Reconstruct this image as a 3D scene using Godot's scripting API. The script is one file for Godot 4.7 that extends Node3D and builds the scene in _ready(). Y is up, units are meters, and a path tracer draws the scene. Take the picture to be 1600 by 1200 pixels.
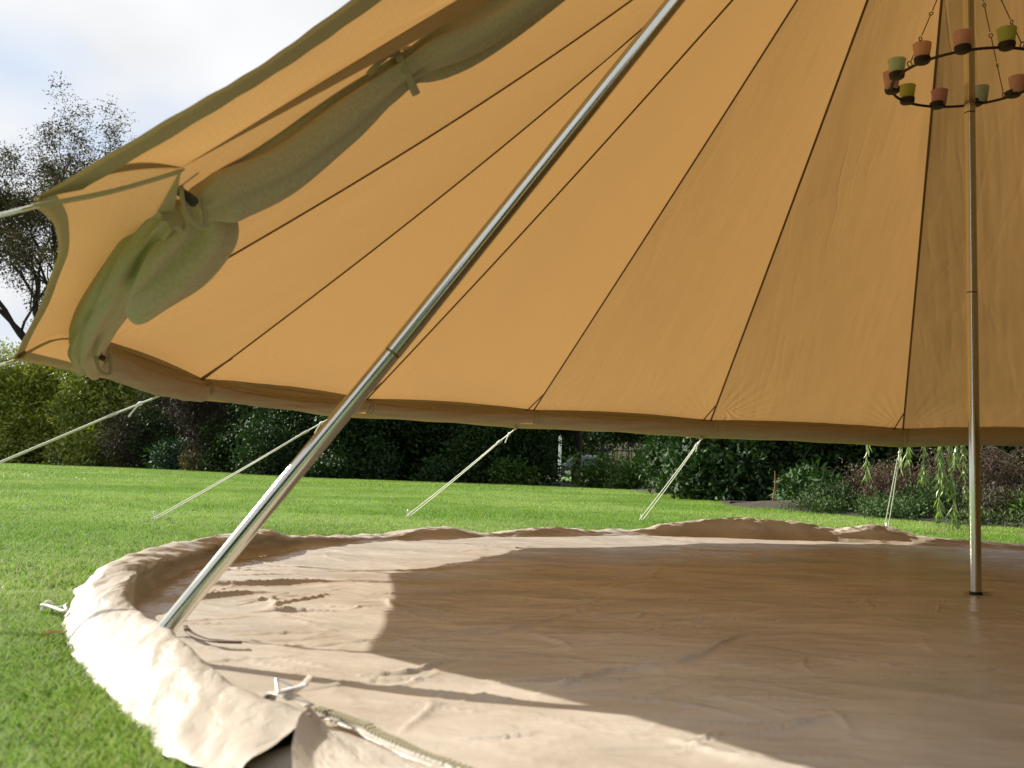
extends Node3D
# A bell tent with its walls rolled up, seen from the door, on a lawn in front of a hedge.
# The tent stands round the point C; in its own polar terms a place is (azimuth in degrees, radius, height).

const C := Vector3(1.358, 0.0, -2.813)
const AZ0 := -167.37
const DAZ := 23.84
const TOP := 2.68
const DOOR := 121.1           # azimuth of the middle of the door
var M := {}
var rng := RandomNumberGenerator.new()
var taken := {}


class MB:
	var v := PackedVector3Array()
	var n := PackedVector3Array()
	var t := PackedVector2Array()
	var ix := PackedInt32Array()

	func grid(nu: int, nv: int, f: Callable, su := 1.0, sv := 1.0, flip := false) -> MB:
		var p := PackedVector3Array()
		p.resize((nu + 1) * (nv + 1))
		for j in nv + 1:
			for i in nu + 1:
				p[j * (nu + 1) + i] = f.call(float(i) / nu, float(j) / nv)
		lay(nu, nv, p, su, sv, flip)
		return self

	func lay(nu: int, nv: int, p: PackedVector3Array, su: float, sv: float, flip: bool, wrap := false) -> void:
		var b := v.size()
		var w := nu + 1
		for j in nv + 1:
			for i in w:
				var a0 := i - 1 if i > 0 else (nu - 1 if wrap else 0)
				var a1 := i + 1 if i < nu else (1 if wrap else nu)
				var du := p[j * w + a1] - p[j * w + a0]
				var dv := p[mini(j + 1, nv) * w + i] - p[maxi(j - 1, 0) * w + i]
				var nn := du.cross(dv)
				if nn.length_squared() < 1e-18:
					nn = Vector3.UP
				nn = nn.normalized()
				v.append(p[j * w + i])
				n.append(-nn if flip else nn)
				t.append(Vector2(float(i) / nu * su, float(j) / nv * sv))
		for j in nv:
			for i in nu:
				var a := b + j * w + i
				if flip:
					ix.append_array([a, a + 1, a + w, a + 1, a + w + 1, a + w])
				else:
					ix.append_array([a, a + w, a + 1, a + 1, a + w, a + w + 1])

	# a tube along a path; shape(angle, 0..1) gives its offset in the path's own frame
	func sweep(path: PackedVector3Array, sides: int, shape: Callable, caps := true, start_side := Vector3.ZERO) -> MB:
		var m := path.size()
		var p := PackedVector3Array()
		var side := Vector3.ZERO
		var length := 0.0
		var first := PackedVector3Array()
		var last := PackedVector3Array()
		for j in m:
			var d := (path[mini(j + 1, m - 1)] - path[maxi(j - 1, 0)]).normalized()
			if j > 0:
				length += path[j].distance_to(path[j - 1])
			if side == Vector3.ZERO:
				side = start_side if start_side != Vector3.ZERO else (Vector3.UP if absf(d.y) < 0.9 else Vector3.RIGHT)
			side = (side - d * side.dot(d)).normalized()
			var up := d.cross(side)
			for i in sides + 1:
				var o: Vector2 = shape.call(TAU * (i % sides) / sides, float(j) / (m - 1))
				var q := path[j] + side * o.x + up * o.y
				p.append(q)
				if j == 0:
					first.append(q)
				elif j == m - 1:
					last.append(q)
		lay(sides, m - 1, p, 0.2, length, false, true)
		if caps:
			fan(first, (path[0] - path[1]).normalized(), true)
			fan(last, (path[m - 1] - path[m - 2]).normalized(), false)
		return self

	func fan(ring: PackedVector3Array, nn: Vector3, turn: bool) -> void:
		var b := v.size()
		var mid := Vector3.ZERO
		for q in ring:
			mid += q / ring.size()
		v.append(mid)
		n.append(nn)
		t.append(Vector2.ZERO)
		for q in ring:
			v.append(q)
			n.append(nn)
			t.append(Vector2.ZERO)
		for i in ring.size() - 1:
			if turn:
				ix.append_array([b, b + 1 + i, b + 2 + i])
			else:
				ix.append_array([b, b + 2 + i, b + 1 + i])

	func tube(path: PackedVector3Array, r: float, sides := 10, r1 := -1.0) -> MB:
		var re := r if r1 < 0.0 else r1
		return sweep(path, sides, func(a: float, s: float) -> Vector2: return Vector2(cos(a), sin(a)) * lerpf(r, re, s))

	func bar(a: Vector3, b: Vector3, r: float, sides := 10, r1 := -1.0) -> MB:
		return tube(PackedVector3Array([a, b]), r, sides, r1)

	func ring(center: Vector3, axis: Vector3, big: float, small: float, around := 20, sides := 8) -> MB:
		var x := axis.cross(Vector3(0.31, 0.2, 0.9)).normalized()
		var y := axis.cross(x).normalized()
		var path := PackedVector3Array()
		for i in around + 1:
			var a := TAU * i / around
			path.append(center + (x * cos(a) + y * sin(a)) * big)
		return sweep(path, sides, func(a: float, _s: float) -> Vector2: return Vector2(cos(a), sin(a)) * small, false, axis)

	# a ribbon of given width and thickness along a path, its broad side square to the given direction
	func ribbon(path: PackedVector3Array, face: Vector3, width: float, thick := 0.002) -> MB:
		return sweep(path, 8, func(a: float, _s: float) -> Vector2:
			var c := cos(a)
			var s := sin(a)
			return Vector2(signf(c) * pow(absf(c), 0.4) * thick * 0.5, signf(s) * pow(absf(s), 0.4) * width * 0.5), true, face)

	func lathe(center: Vector3, profile: PackedVector2Array, sides := 24) -> MB:
		var p := PackedVector3Array()
		for q in profile:
			for i in sides + 1:
				var a := -TAU * (i % sides) / sides
				p.append(center + Vector3(cos(a) * q.x, q.y, sin(a) * q.x))
		lay(sides, profile.size() - 1, p, 1.0, 1.0, false, true)
		return self

	func box(center: Vector3, half: Vector3, b := Basis.IDENTITY) -> MB:
		for k in 6:
			var ax := k / 2
			var sg := 1.0 if k % 2 == 0 else -1.0
			var nn := Vector3.ZERO
			nn[ax] = sg
			var u := Vector3.ZERO
			u[(ax + 1) % 3] = 1.0
			var w := nn.cross(u)
			var o := v.size()
			for q in [-u - w, u - w, u + w, -u + w]:
				v.append(center + b * ((nn + q) * half))
				n.append((b * nn).normalized())
				t.append(Vector2(q.dot(u), q.dot(w)) * 0.5)
			ix.append_array([o, o + 2, o + 1, o, o + 3, o + 2])
		return self

	func leaf(base: Vector3, dir: Vector3, side: Vector3, length: float, width: float, fold := 0.25) -> MB:
		var up := side.cross(dir).normalized()
		var b := v.size()
		var mid := base + dir * length * 0.45
		v.append_array([base, mid - side * width * 0.5 + up * width * fold, base + dir * length - up * length * 0.08, mid + side * width * 0.5 + up * width * fold])
		var na := (up + side * fold).normalized()
		var nb := (up - side * fold).normalized()
		n.append_array([up, na, up, nb])
		t.append_array([Vector2(0.5, 0), Vector2(0, 0.5), Vector2(0.5, 1), Vector2(1, 0.5)])
		# both halves run clockwise when seen from above the leaf
		ix.append_array([b, b + 1, b + 2, b, b + 2, b + 3])
		return self

	func mesh() -> ArrayMesh:
		var a := []
		a.resize(Mesh.ARRAY_MAX)
		a[Mesh.ARRAY_VERTEX] = v
		a[Mesh.ARRAY_NORMAL] = n
		a[Mesh.ARRAY_TEX_UV] = t
		a[Mesh.ARRAY_INDEX] = ix
		var m := ArrayMesh.new()
		m.add_surface_from_arrays(Mesh.PRIMITIVE_TRIANGLES, a)
		return m


# ---------------------------------------------------------------- naming and materials

func numbered(called: String) -> String:
	var k: int = taken.get(called, 0)
	taken[called] = k + 1
	return called if k == 0 else "%s_%03d" % [called, k]


func thing(called: String, label: String, category: String, at := Vector3.ZERO, group := "") -> Node3D:
	var o := Node3D.new()
	o.name = numbered(called)
	add_child(o, true)
	o.position = at
	o.set_meta("label", label)
	o.set_meta("category", category)
	if group:
		o.set_meta("group", group)
	return o


func part(called: String, mb: MB, m: Material, parent: Node3D) -> MeshInstance3D:
	return part_mesh(called, mb.mesh(), m, parent)


func part_mesh(called: String, mesh: Mesh, m: Material, parent: Node3D) -> MeshInstance3D:
	var o := MeshInstance3D.new()
	o.mesh = mesh
	o.material_override = m
	var k := 0
	var nm := called
	while parent.has_node(nm):
		k += 1
		nm = "%s_%03d" % [called, k]
	o.name = nm
	parent.add_child(o, true)
	return o


func structure(called: String, mb: MB, m: Material) -> MeshInstance3D:
	var o := part(called, mb, m, self)
	o.set_meta("kind", "structure")
	return o


func mat(c: Color, rough := 0.8, extra := {}) -> StandardMaterial3D:
	var m := StandardMaterial3D.new()
	m.albedo_color = c.linear_to_srgb()
	m.roughness = rough
	m.cull_mode = BaseMaterial3D.CULL_DISABLED
	for k in extra:
		m.set(k, extra[k])
	return m


func noise(s: int, freq: float, kind := FastNoiseLite.TYPE_SIMPLEX_SMOOTH, octaves := 3) -> FastNoiseLite:
	var f := FastNoiseLite.new()
	f.seed = s
	f.frequency = freq
	f.noise_type = kind
	f.fractal_octaves = octaves
	return f


func noise_tex(f: FastNoiseLite, size: int, bump := 0.0, ramp: Gradient = null) -> NoiseTexture2D:
	var tx := NoiseTexture2D.new()
	tx.width = size
	tx.height = size
	tx.seamless = true
	tx.noise = f
	if bump > 0.0:
		tx.as_normal_map = true
		tx.bump_strength = bump
	if ramp:
		tx.color_ramp = ramp
	return tx


func ramp(a: Color, b: Color) -> Gradient:
	var g := Gradient.new()
	g.set_color(0, a)
	g.set_color(1, b)
	return g


func make_materials() -> void:
	var weave := Image.create(256, 256, false, Image.FORMAT_RGBA8)
	var wn := noise(3, 0.05)
	for y in 256:
		for x in 256:
			var h := 0.5 + 0.16 * sin(x * TAU / 8.0) * (1.0 if (y / 4) % 2 == 0 else 0.6) + 0.16 * sin(y * TAU / 8.0) + 0.2 * wn.get_noise_2d(x, y)
			weave.set_pixel(x, y, Color(h, h, h))
	weave.bump_map_to_normal_map(1.2)
	var weave_tex := ImageTexture.create_from_image(weave)
	var slub := noise_tex(noise(5, 0.02, FastNoiseLite.TYPE_SIMPLEX_SMOOTH, 5), 512, 0.0, ramp(Color(0.9, 0.9, 0.9), Color(1, 1, 1)))
	var cloth := {"normal_enabled": true, "normal_texture": weave_tex, "normal_scale": 0.3, "albedo_texture": slub, "uv1_scale": Vector3(13, 13, 1), "metallic_specular": 0.2}
	M.canvas = mat(Color(0.40, 0.305, 0.175), 0.9, cloth.merged({"backlight_enabled": true, "backlight": Color(0.68, 0.49, 0.28).linear_to_srgb()}))
	M.canvas_double = mat(Color(0.40, 0.36, 0.21), 0.9, cloth.merged({"backlight_enabled": true, "backlight": Color(0.10, 0.06, 0.02).linear_to_srgb()}))
	M.roll = mat(Color(0.47, 0.405, 0.27), 0.9, cloth.merged({"backlight_enabled": true, "backlight": Color(0.16, 0.09, 0.03).linear_to_srgb()}))
	M.wall_roll = mat(Color(0.46, 0.39, 0.27), 0.85, cloth.merged({"backlight_enabled": true, "backlight": Color(0.46, 0.32, 0.19).linear_to_srgb()}))
	M.shade_toned_wall_strip = mat(Color(0.40, 0.34, 0.20), 0.9, cloth)  # same canvas, its backlight left out so the strip looks shaded
	M.seam = mat(Color(0.17, 0.11, 0.045), 0.9)
	M.black = mat(Color(0.012, 0.012, 0.012), 0.5)
	M.webbing = mat(Color(0.30, 0.27, 0.17), 0.9)
	M.white_cord = mat(Color(0.78, 0.77, 0.72), 0.8)
	M.rope = mat(Color(0.75, 0.74, 0.68), 0.85)
	M.slider = mat(Color(0.55, 0.56, 0.55), 0.35)
	M.steel = mat(Color(0.6, 0.6, 0.6), 0.3, {"metallic": 1.0})
	var pn := noise_tex(noise(8, 0.012, FastNoiseLite.TYPE_SIMPLEX_SMOOTH, 4), 256, 0.0, ramp(Color(0.55, 0.55, 0.55), Color(1, 1, 1)))
	M.pole = mat(Color(0.62, 0.61, 0.53), 0.17, {"metallic": 1.0, "roughness_texture": pn, "roughness_texture_channel": 0, "uv1_scale": Vector3(8, 3, 1)})
	M.pole_joint = mat(Color(0.16, 0.12, 0.05), 0.5, {"metallic": 0.6})
	var cn := noise(21, 0.0065, FastNoiseLite.TYPE_SIMPLEX_SMOOTH, 4)
	cn.fractal_type = FastNoiseLite.FRACTAL_RIDGED
	cn.fractal_gain = 0.42
	cn.domain_warp_enabled = true
	cn.domain_warp_amplitude = 60.0
	cn.domain_warp_frequency = 0.006
	var crumple := noise_tex(cn, 1024)
	var dirt := noise_tex(noise(22, 0.006, FastNoiseLite.TYPE_SIMPLEX_SMOOTH, 6), 512, 0.0, ramp(Color(0.86, 0.85, 0.83), Color(1, 1, 1)))
	M.sheet = mat(Color(0.55, 0.495, 0.425), 0.27, {"heightmap_enabled": true, "heightmap_texture": crumple, "heightmap_scale": 0.22, "albedo_texture": dirt, "uv1_scale": Vector3(0.62, 1.05, 1)})
	M.sheet_rim = mat(Color(0.55, 0.495, 0.425), 0.34, {"heightmap_enabled": true, "heightmap_texture": crumple, "heightmap_scale": 0.30, "albedo_texture": dirt, "uv1_scale": Vector3(1.2, 1.2, 1), "backlight_enabled": true, "backlight": Color(0.05, 0.035, 0.02).linear_to_srgb()})
	M.iron = mat(Color(0.035, 0.022, 0.02), 0.55, {"metallic": 0.3})
	var gn := noise_tex(noise(31, 0.02, FastNoiseLite.TYPE_SIMPLEX_SMOOTH, 5), 512, 0.0, ramp(Color(0.45, 0.55, 0.3), Color(1.0, 1.0, 0.9)))
	M.lawn = mat(Color(0.17, 0.29, 0.05), 0.95, {"albedo_texture": gn, "uv1_triplanar": true, "uv1_world_triplanar": true, "uv1_scale": Vector3(0.9, 0.9, 0.9)})
	M.soil = mat(Color(0.06, 0.042, 0.028), 0.95, {"albedo_texture": gn, "uv1_triplanar": true, "uv1_world_triplanar": true, "uv1_scale": Vector3(1.7, 1.7, 1.7)})
	M.blade = mat(Color(1, 1, 1), 0.36, {"vertex_color_use_as_albedo": true, "backlight_enabled": true, "backlight": Color(0.36, 0.60, 0.09).linear_to_srgb()})
	M.leaf = mat(Color(1, 1, 1), 0.6, {"metallic_specular": 0.3, "vertex_color_use_as_albedo": true, "backlight_enabled": true, "backlight": Color(0.20, 0.30, 0.03).linear_to_srgb()})
	M.leaf_light = mat(Color(1, 1, 1), 0.45, {"vertex_color_use_as_albedo": true, "backlight_enabled": true, "backlight": Color(0.46, 0.56, 0.06).linear_to_srgb()})
	M.bark = mat(Color(0.045, 0.033, 0.025), 0.95)
	M.bark_dark = mat(Color(0.03, 0.022, 0.02), 0.95)
	M.twig = mat(Color(0.09, 0.055, 0.04), 0.9)


# ---------------------------------------------------------------- places in the tent

func pol(az: float, r: float, y: float) -> Vector3:
	var a := deg_to_rad(az)
	return C + Vector3(r * cos(a), y, r * sin(a))


func seam_az(k: int) -> float:
	return AZ0 + DAZ * k


func inner(k: int) -> Vector2:          # where roof and wall meet, at the foot of seam k
	match k:
		-2: return Vector2(2.31, 0.80)
		-1: return Vector2(2.45, 0.632)
		0: return Vector2(2.509, 0.622)
		1: return Vector2(2.50, 0.635)
		2: return Vector2(2.51, 0.652)
		3: return Vector2(2.50, 0.645)
		4: return Vector2(2.60, 0.630)
		10: return Vector2(2.40, 0.72)
		11: return Vector2(2.31, 0.80)
	return Vector2(2.54, 0.63)


func outer(k: int) -> Vector2:          # the outer corner of the valance, where the guy rope is tied
	match k:
		-2: return Vector2(2.52, 0.705)
		-1: return Vector2(2.574, 0.558)
		0: return Vector2(2.681, 0.566)
		1: return Vector2(2.72, 0.562)
		2: return Vector2(2.69, 0.567)
		3: return Vector2(2.66, 0.556)
		4: return Vector2(2.80, 0.540)
		11: return Vector2(2.52, 0.705)
	return Vector2(2.71, 0.56)


func corner_az(k: int) -> float:        # the guy rope draws one corner a little towards the door
	return 165.6 if k == -1 else seam_az(k)


func seam_sag(k: int) -> float:
	match k:
		-2, 11: return -0.05
		-1: return 0.11
		0: return 0.075
		1: return 0.03
	return 0.01


func seam_point(k: int, s: float) -> Vector3:
	var a := inner(k)
	var az := seam_az(k) if k < 11 else 2.0 * DOOR - seam_az(-2)
	return pol(az, a.x * (1.0 - s), lerpf(a.y, TOP, s) - seam_sag(k) * sin(PI * minf(s, 1.0)))


func seam_path(k: int, m: int, drop: float) -> PackedVector3Array:
	var p := PackedVector3Array()
	for i in m + 1:
		p.append(seam_point(k, 0.985 * i / m) - Vector3(0, drop, 0))
	return p


func bezier(pts: PackedVector3Array, m: int) -> PackedVector3Array:
	# a smooth curve through the points (Catmull-Rom)
	var out := PackedVector3Array()
	var k := pts.size()
	for i in m + 1:
		var s := float(i) / m * (k - 1)
		var j := mini(int(s), k - 2)
		out.append(pts[j].cubic_interpolate(pts[j + 1], pts[maxi(j - 1, 0)], pts[mini(j + 2, k - 1)], s - j))
	return out


func at_path(p: PackedVector3Array, s: float) -> Vector3:
	var x := clampf(s, 0.0, 1.0) * (p.size() - 1)
	var j := mini(int(x), p.size() - 2)
	return p[j].lerp(p[j + 1], x - j)


# ---------------------------------------------------------------- the tent

func build_tent() -> void:
	var tent := thing("bell_tent", "sandy canvas bell tent with its side walls rolled up and door tied back", "tent", C)
	var wr := noise(41, 1.0, FastNoiseLite.TYPE_SIMPLEX_SMOOTH, 3)
	wr.fractal_type = FastNoiseLite.FRACTAL_RIDGED
	var soft := noise(42, 1.0)
	var line := noise(43, 1.0, FastNoiseLite.TYPE_SIMPLEX_SMOOTH, 1)
	# roof panels
	for k in range(-2, 11):
		var strong := 0.0008
		if k in [2, 3]:
			strong = 0.0012
		elif k in [4, 5]:
			strong = 0.0016
		var fan_l := 0.0035 if k in [-1, 0, 3] else 0.0012
		var fan_r := 0.0025 if k in [3, -1] else 0.0010
		var width := seam_point(k, 0.0).distance_to(seam_point(k + 1, 0.0))
		var length := seam_point(k, 0.0).distance_to(seam_point(k, 1.0))
		var fine := k < 6
		var f := func(u: float, s: float) -> Vector3:
			var ss := s * 0.985
			var a := seam_point(k, ss)
			var b := seam_point(k + 1, ss)
			var q := a.lerp(b, u)
			var w := width * (1.0 - ss)
			var inw := Vector3(C.x - q.x, 0, C.z - q.z).normalized() * 0.63 + Vector3(0, -0.78, 0)
			var d := 0.03 * sin(PI * u) * sin(PI * pow(maxf(ss, 0.0), 0.7)) * (1.0 - 0.4 * ss)
			if s < 0.06:
				d -= 0.018 * sin(PI * u) * (1.0 - s / 0.06)
			var x := u * w
			var y := ss * length
			var edge := minf(1.0, minf(u, 1.0 - u) * 12.0)
			d += strong * edge * (wr.get_noise_3d(x * 9.0 + y * 1.3, y * 1.1, k * 7.0) - 0.3)
			# thin creases where the cloth was folded
			var thin: float = {2: 0.0010, 3: 0.0018, 4: 0.0020, 5: 0.0007}.get(k, 0.0004)
			var wander := 0.5 * soft.get_noise_2d(x * 2.0, y * 2.0 + k)
			d += thin * edge * exp(-absf(line.get_noise_3d(x * 6.5 + y * 0.9 + wander * 0.25, y * 0.30, k * 5.0)) * 34.0) * clampf(0.25 + 2.6 * soft.get_noise_2d(x * 1.6 + 15.0, y * 0.9 + k * 4.0), 0.0, 1.0)
			d += thin * 0.6 * edge * exp(-absf(line.get_noise_3d(x * 4.0 - y * 1.3 + wander * 0.25, y * 0.5 + 9.0, k * 5.0)) * 36.0) * clampf(0.5 + 2.0 * soft.get_noise_2d(x * 1.3 + 5.0, y * 1.3), 0.0, 1.0)
			d += 0.008 * edge * soft.get_noise_3d(x * 1.8, y * 1.3, k * 3.0)
			var rl := Vector2(x, y + 0.02).length()
			var rr := Vector2(w - x, y + 0.02).length()
			d += fan_l * edge * sin(atan2(y + 0.02, x) * 34.0) * clampf(1.0 - rl / 0.45, 0.0, 1.0)
			d += fan_r * edge * sin(atan2(y + 0.02, w - x) * 30.0 + 1.0) * clampf(1.0 - rr / 0.40, 0.0, 1.0)
			return q + inw * d - C
		var mb := MB.new().grid(150 if k in [2, 3, 4, 5] else (80 if fine else 20), 180 if k in [2, 3, 4, 5] else (110 if fine else 30), f, width, length)
		part("canvas_panel", mb, M.canvas, tent)
	# the flap edge of the door on each side, and the roof above the door
	for side in 2:
		var e_in := door_edge(side, false)
		var e_out := door_edge(side, true)
		part("door_panel", MB.new().grid(30, 24, func(u: float, s: float) -> Vector3:
			var low := at_path(e_in, u)
			var top := Vector3(C.x, TOP - 0.03, C.z)
			return low.lerp(top, s * 0.985) - C, 1.2, 2.4), M.canvas, tent)
		part("door_lip", MB.new().grid(60, 8, func(u: float, s: float) -> Vector3:
			var q := at_path(e_in, u).lerp(at_path(e_out, u), s * 0.9)
			return q - C + Vector3(0, 0.004 * sin(u * 31.0) * s * (1.0 - s) * 2.0 + 0.012 * sin(PI * s), 0), 2.5, 0.14), M.canvas, tent)
		var hem := part("lip_hem", MB.new().grid(80, 4, func(u: float, s: float) -> Vector3:
			var a := at_path(e_in, u)
			var b := at_path(e_out, u)
			var fold := a.lerp(b, lerpf(0.68, 1.0, s))
			return fold - C + Vector3(0, -0.004 + 0.0008 * sin(u * 90.0), 0), 2.5, 0.05), M.canvas_double, tent)
		hem.set_meta("label", "olive hem along the edge of the door opening")
	# valance: the skirt that hangs out over the wall, with its hem
	for k in range(-2, 11):
		var v0 := inner(k)
		var v1 := inner(k + 1)
		var o0 := outer(k)
		var o1 := outer(k + 1)
		var a0 := seam_az(k)
		var a1 := seam_az(k + 1) if k < 10 else 2.0 * DOOR - seam_az(-2)
		var pull := 0.055 if k in [-2, 10] else 0.022
		var lift := 0.085 if k in [-2, 10] else 0.006
		var sheet := func(u: float, s: float, sink: float) -> Vector3:
			var i := pol(a0, v0.x, v0.y).lerp(pol(a1, v1.x, v1.y), u)
			var o := pol(corner_az(k), o0.x, o0.y).lerp(pol(corner_az(k + 1) if k < 10 else a1, o1.x, o1.y), u)
			var inward := Vector3(C.x - o.x, 0, C.z - o.z).normalized()
			o += inward * pull * sin(PI * u) + Vector3(0, lift * sin(PI * u), 0)
			i -= Vector3(0, 0.0, 0) - inward * 0.0
			var q := i.lerp(o, s)
			q.y += 0.03 * sin(PI * s) * (1.0 - 0.4 * sin(PI * u)) - sink + 0.002 * s * sin(u * 19.0 + k * 2.0) * sin(PI * u)
			q += inward * 0.0012 * sin(u * 21.0 + k) * s
			return q - C
		part("valance", MB.new().grid(48, 12, func(u: float, s: float) -> Vector3: return sheet.call(u, s * 0.97, 0.0), 1.0, 0.2), M.canvas, tent)
		part("valance_hem", MB.new().grid(48, 3, func(u: float, s: float) -> Vector3: return sheet.call(u, lerpf(0.86, 1.0, s), 0.004), 1.0, 0.04), M.canvas_double, tent)
	# seams and the reinforcing bands under the valance
	for k in range(-2, 11):
		if k > -2:
			var pth := seam_path(k, 40, 0.004)
			for i in pth.size():
				pth[i] -= C
			part("seam", MB.new().ribbon(pth, Vector3.UP, 0.0095 if k > 2 else (0.007 if k > 0 else 0.005), 0.005), M.seam, tent)
			# the forked cord and eyelet at the foot of the seam
			var foot := seam_point(k, 0.0) - C
			var above := seam_point(k, 0.045) - C - Vector3(0, 0.006, 0)
			var beside := (seam_point(k, 0.0) - seam_point(k - 1, 0.0)).normalized()
			var cord := MB.new()
			cord.bar(above, foot - beside * 0.055 - Vector3(0, 0.012, 0), 0.0035, 6)
			cord.ring(foot - Vector3(0, 0.014, 0) + (Vector3(0, 0, 0) - foot).normalized() * 0.01, beside, 0.008, 0.0045, 12, 6)
			part("eyelet_cord", cord, M.seam, tent)
		var i3 := pol(seam_az(k), inner(k).x, inner(k).y - 0.006) - C
		var o3 := pol(corner_az(k), outer(k).x, outer(k).y - 0.008) - C
		var mid := i3.lerp(o3, 0.5) + Vector3(0, 0.022 if k > -2 else -0.006, 0)
		part("corner_band", MB.new().ribbon(bezier(PackedVector3Array([i3, mid, o3]), 8), Vector3.UP, 0.03 if k == -2 else 0.016, 0.004), M.canvas_double, tent)
	# walls rolled up and tied under the eave
	var rn := noise(51, 1.0)
	for k in range(5, 11):
		var wn := noise(54 + k, 1.0)
		var a_end := seam_az(k + 1) if k < 10 else 2.0 * DOOR - seam_az(-2)
		part("side_wall", MB.new().grid(60, 20, func(u: float, s: float) -> Vector3:
			var top := pol(seam_az(k), inner(k).x - 0.01, inner(k).y + 0.01).lerp(pol(a_end, inner(k + 1).x - 0.01, inner(k + 1).y + 0.01), u)
			var low := pol(seam_az(k), 2.42, 0.0).lerp(pol(a_end, 2.42, 0.0), u) + Vector3(0, 0.03, 0)
			var q := top.lerp(low, s)
			return q + Vector3(C.x - q.x, 0, C.z - q.z).normalized() * (0.03 * wn.get_noise_2d(u * 9.0, s * 1.2) * s + 0.012 * sin(u * 40.0 + s * 2.0) * sin(PI * u)) - C, 1.1, 0.6), M.canvas, tent)
	for k in range(-1, 5):
		var sag: float = {-1: 0.018, 0: 0.026, 1: 0.016, 2: 0.005, 3: 0.006, 4: 0.008}.get(k, 0.01)
		var big: float = {-1: 0.034, 0: 0.022, 1: 0.027, 2: 0.034, 3: 0.034, 4: 0.034}.get(k, 0.034)
		var path := PackedVector3Array()
		for i in 41:
			var u := i / 40.0
			var a := pol(seam_az(k), inner(k).x - 0.012, inner(k).y - big - 0.008)
			var b := pol(seam_az(k + 1), inner(k + 1).x - 0.012, inner(k + 1).y - big - 0.008)
			path.append(a.lerp(b, u) - Vector3(0, sag * pow(sin(PI * u), 0.8), 0) - C)
		var roll := MB.new().sweep(path, 40, func(a: float, s: float) -> Vector2:
			var r := big * (0.86 + 0.14 * pow(sin(PI * s), 0.5))
			r *= 1.0 + 0.12 * rn.get_noise_2d(s * 9.0, k * 5.0)
			r += 0.005 * rn.get_noise_3d(cos(a) * 1.2, sin(a) * 1.2, s * 5.0 + k * 11.0) + 0.004 * absf(sin(a * 2.0 + s * 6.0 + k)) + 0.0045 * absf(sin(a * 7.0 + s * 16.0)) * pow(absf(cos(PI * s)), 4.0)
			if a > 0.6 and a < 0.9:
				r -= 0.006
			return Vector2(cos(a) * r, sin(a) * r * 0.72))
		part("rolled_wall", roll, M.wall_roll, tent)
		part("shade_toned_wall_strip", MB.new().grid(30, 4, func(u: float, s: float) -> Vector3:
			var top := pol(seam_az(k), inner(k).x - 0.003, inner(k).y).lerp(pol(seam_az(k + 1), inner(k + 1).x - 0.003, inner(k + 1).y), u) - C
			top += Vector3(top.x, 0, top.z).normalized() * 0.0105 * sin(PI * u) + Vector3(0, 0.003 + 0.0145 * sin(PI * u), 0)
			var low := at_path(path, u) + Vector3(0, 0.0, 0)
			return top.lerp(low, s), 1.0, 0.1), M.shade_toned_wall_strip, tent)
		for u in [0.02]:
			var q := at_path(path, u)
			var along := (at_path(path, u + 0.03) - at_path(path, u)).normalized()
			part("wall_tie", MB.new().ring(q + Vector3(0, 0.004, 0), along, big + 0.004, 0.003, 24, 6), M.webbing, tent)
	build_door_roll(tent)
	# unseen door half, added at the right to cut light from outside
	var e_r := door_edge(1, false)
	part("added_door_curtain", MB.new().grid(60, 30, func(u: float, s: float) -> Vector3:
		var top := at_path(e_r, u * 0.93)
		var low := pol(lerpf(97.5, 110.5, u), 2.33 - 0.05 * u, 0.04)
		var q := top.lerp(low, s)
		return q - C + Vector3(0.02 * sin(u * 26.0 + s * 3.0) * s, 0, 0.015 * sin(u * 19.0) * s), 1.4, 1.6), M.canvas, tent).set_meta("label", "unseen half of the door curtain added at the right to cut light")
	# the cap at the top
	var cap := PackedVector2Array([Vector2(0.001, TOP + 0.05), Vector2(0.05, TOP + 0.03), Vector2(0.10, TOP - 0.05), Vector2(0.13, TOP - 0.09)])
	part("top_cap", MB.new().lathe(Vector3.ZERO, cap), M.canvas_double, tent)


func door_edge(side: int, lip: bool) -> PackedVector3Array:
	var rows := [[145.0, 2.31, 0.80], [145.0, 2.19, 0.905], [145.0, 2.03, 1.06], [144.6, 1.86, 1.22], [141.0, 1.60, 1.48], [134.0, 1.30, 1.78], [121.1, 1.07, 2.02]]
	if lip:
		rows = [[145.0, 2.52, 0.712], [142.4, 2.36, 0.845], [141.3, 2.245, 0.945], [140.4, 2.11, 1.085], [137.0, 1.84, 1.36], [131.0, 1.50, 1.73], [121.1, 1.20, 2.06]]
	var p := PackedVector3Array()
	for r in rows:
		p.append(pol(r[0] if side == 0 else 2.0 * DOOR - r[0], r[1], r[2]))
	return bezier(p, 60)


func dent(a: float, at: float, wide: float) -> float:
	var d := wrapf(a - at, -PI, PI) / wide
	return exp(-d * d)


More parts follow.
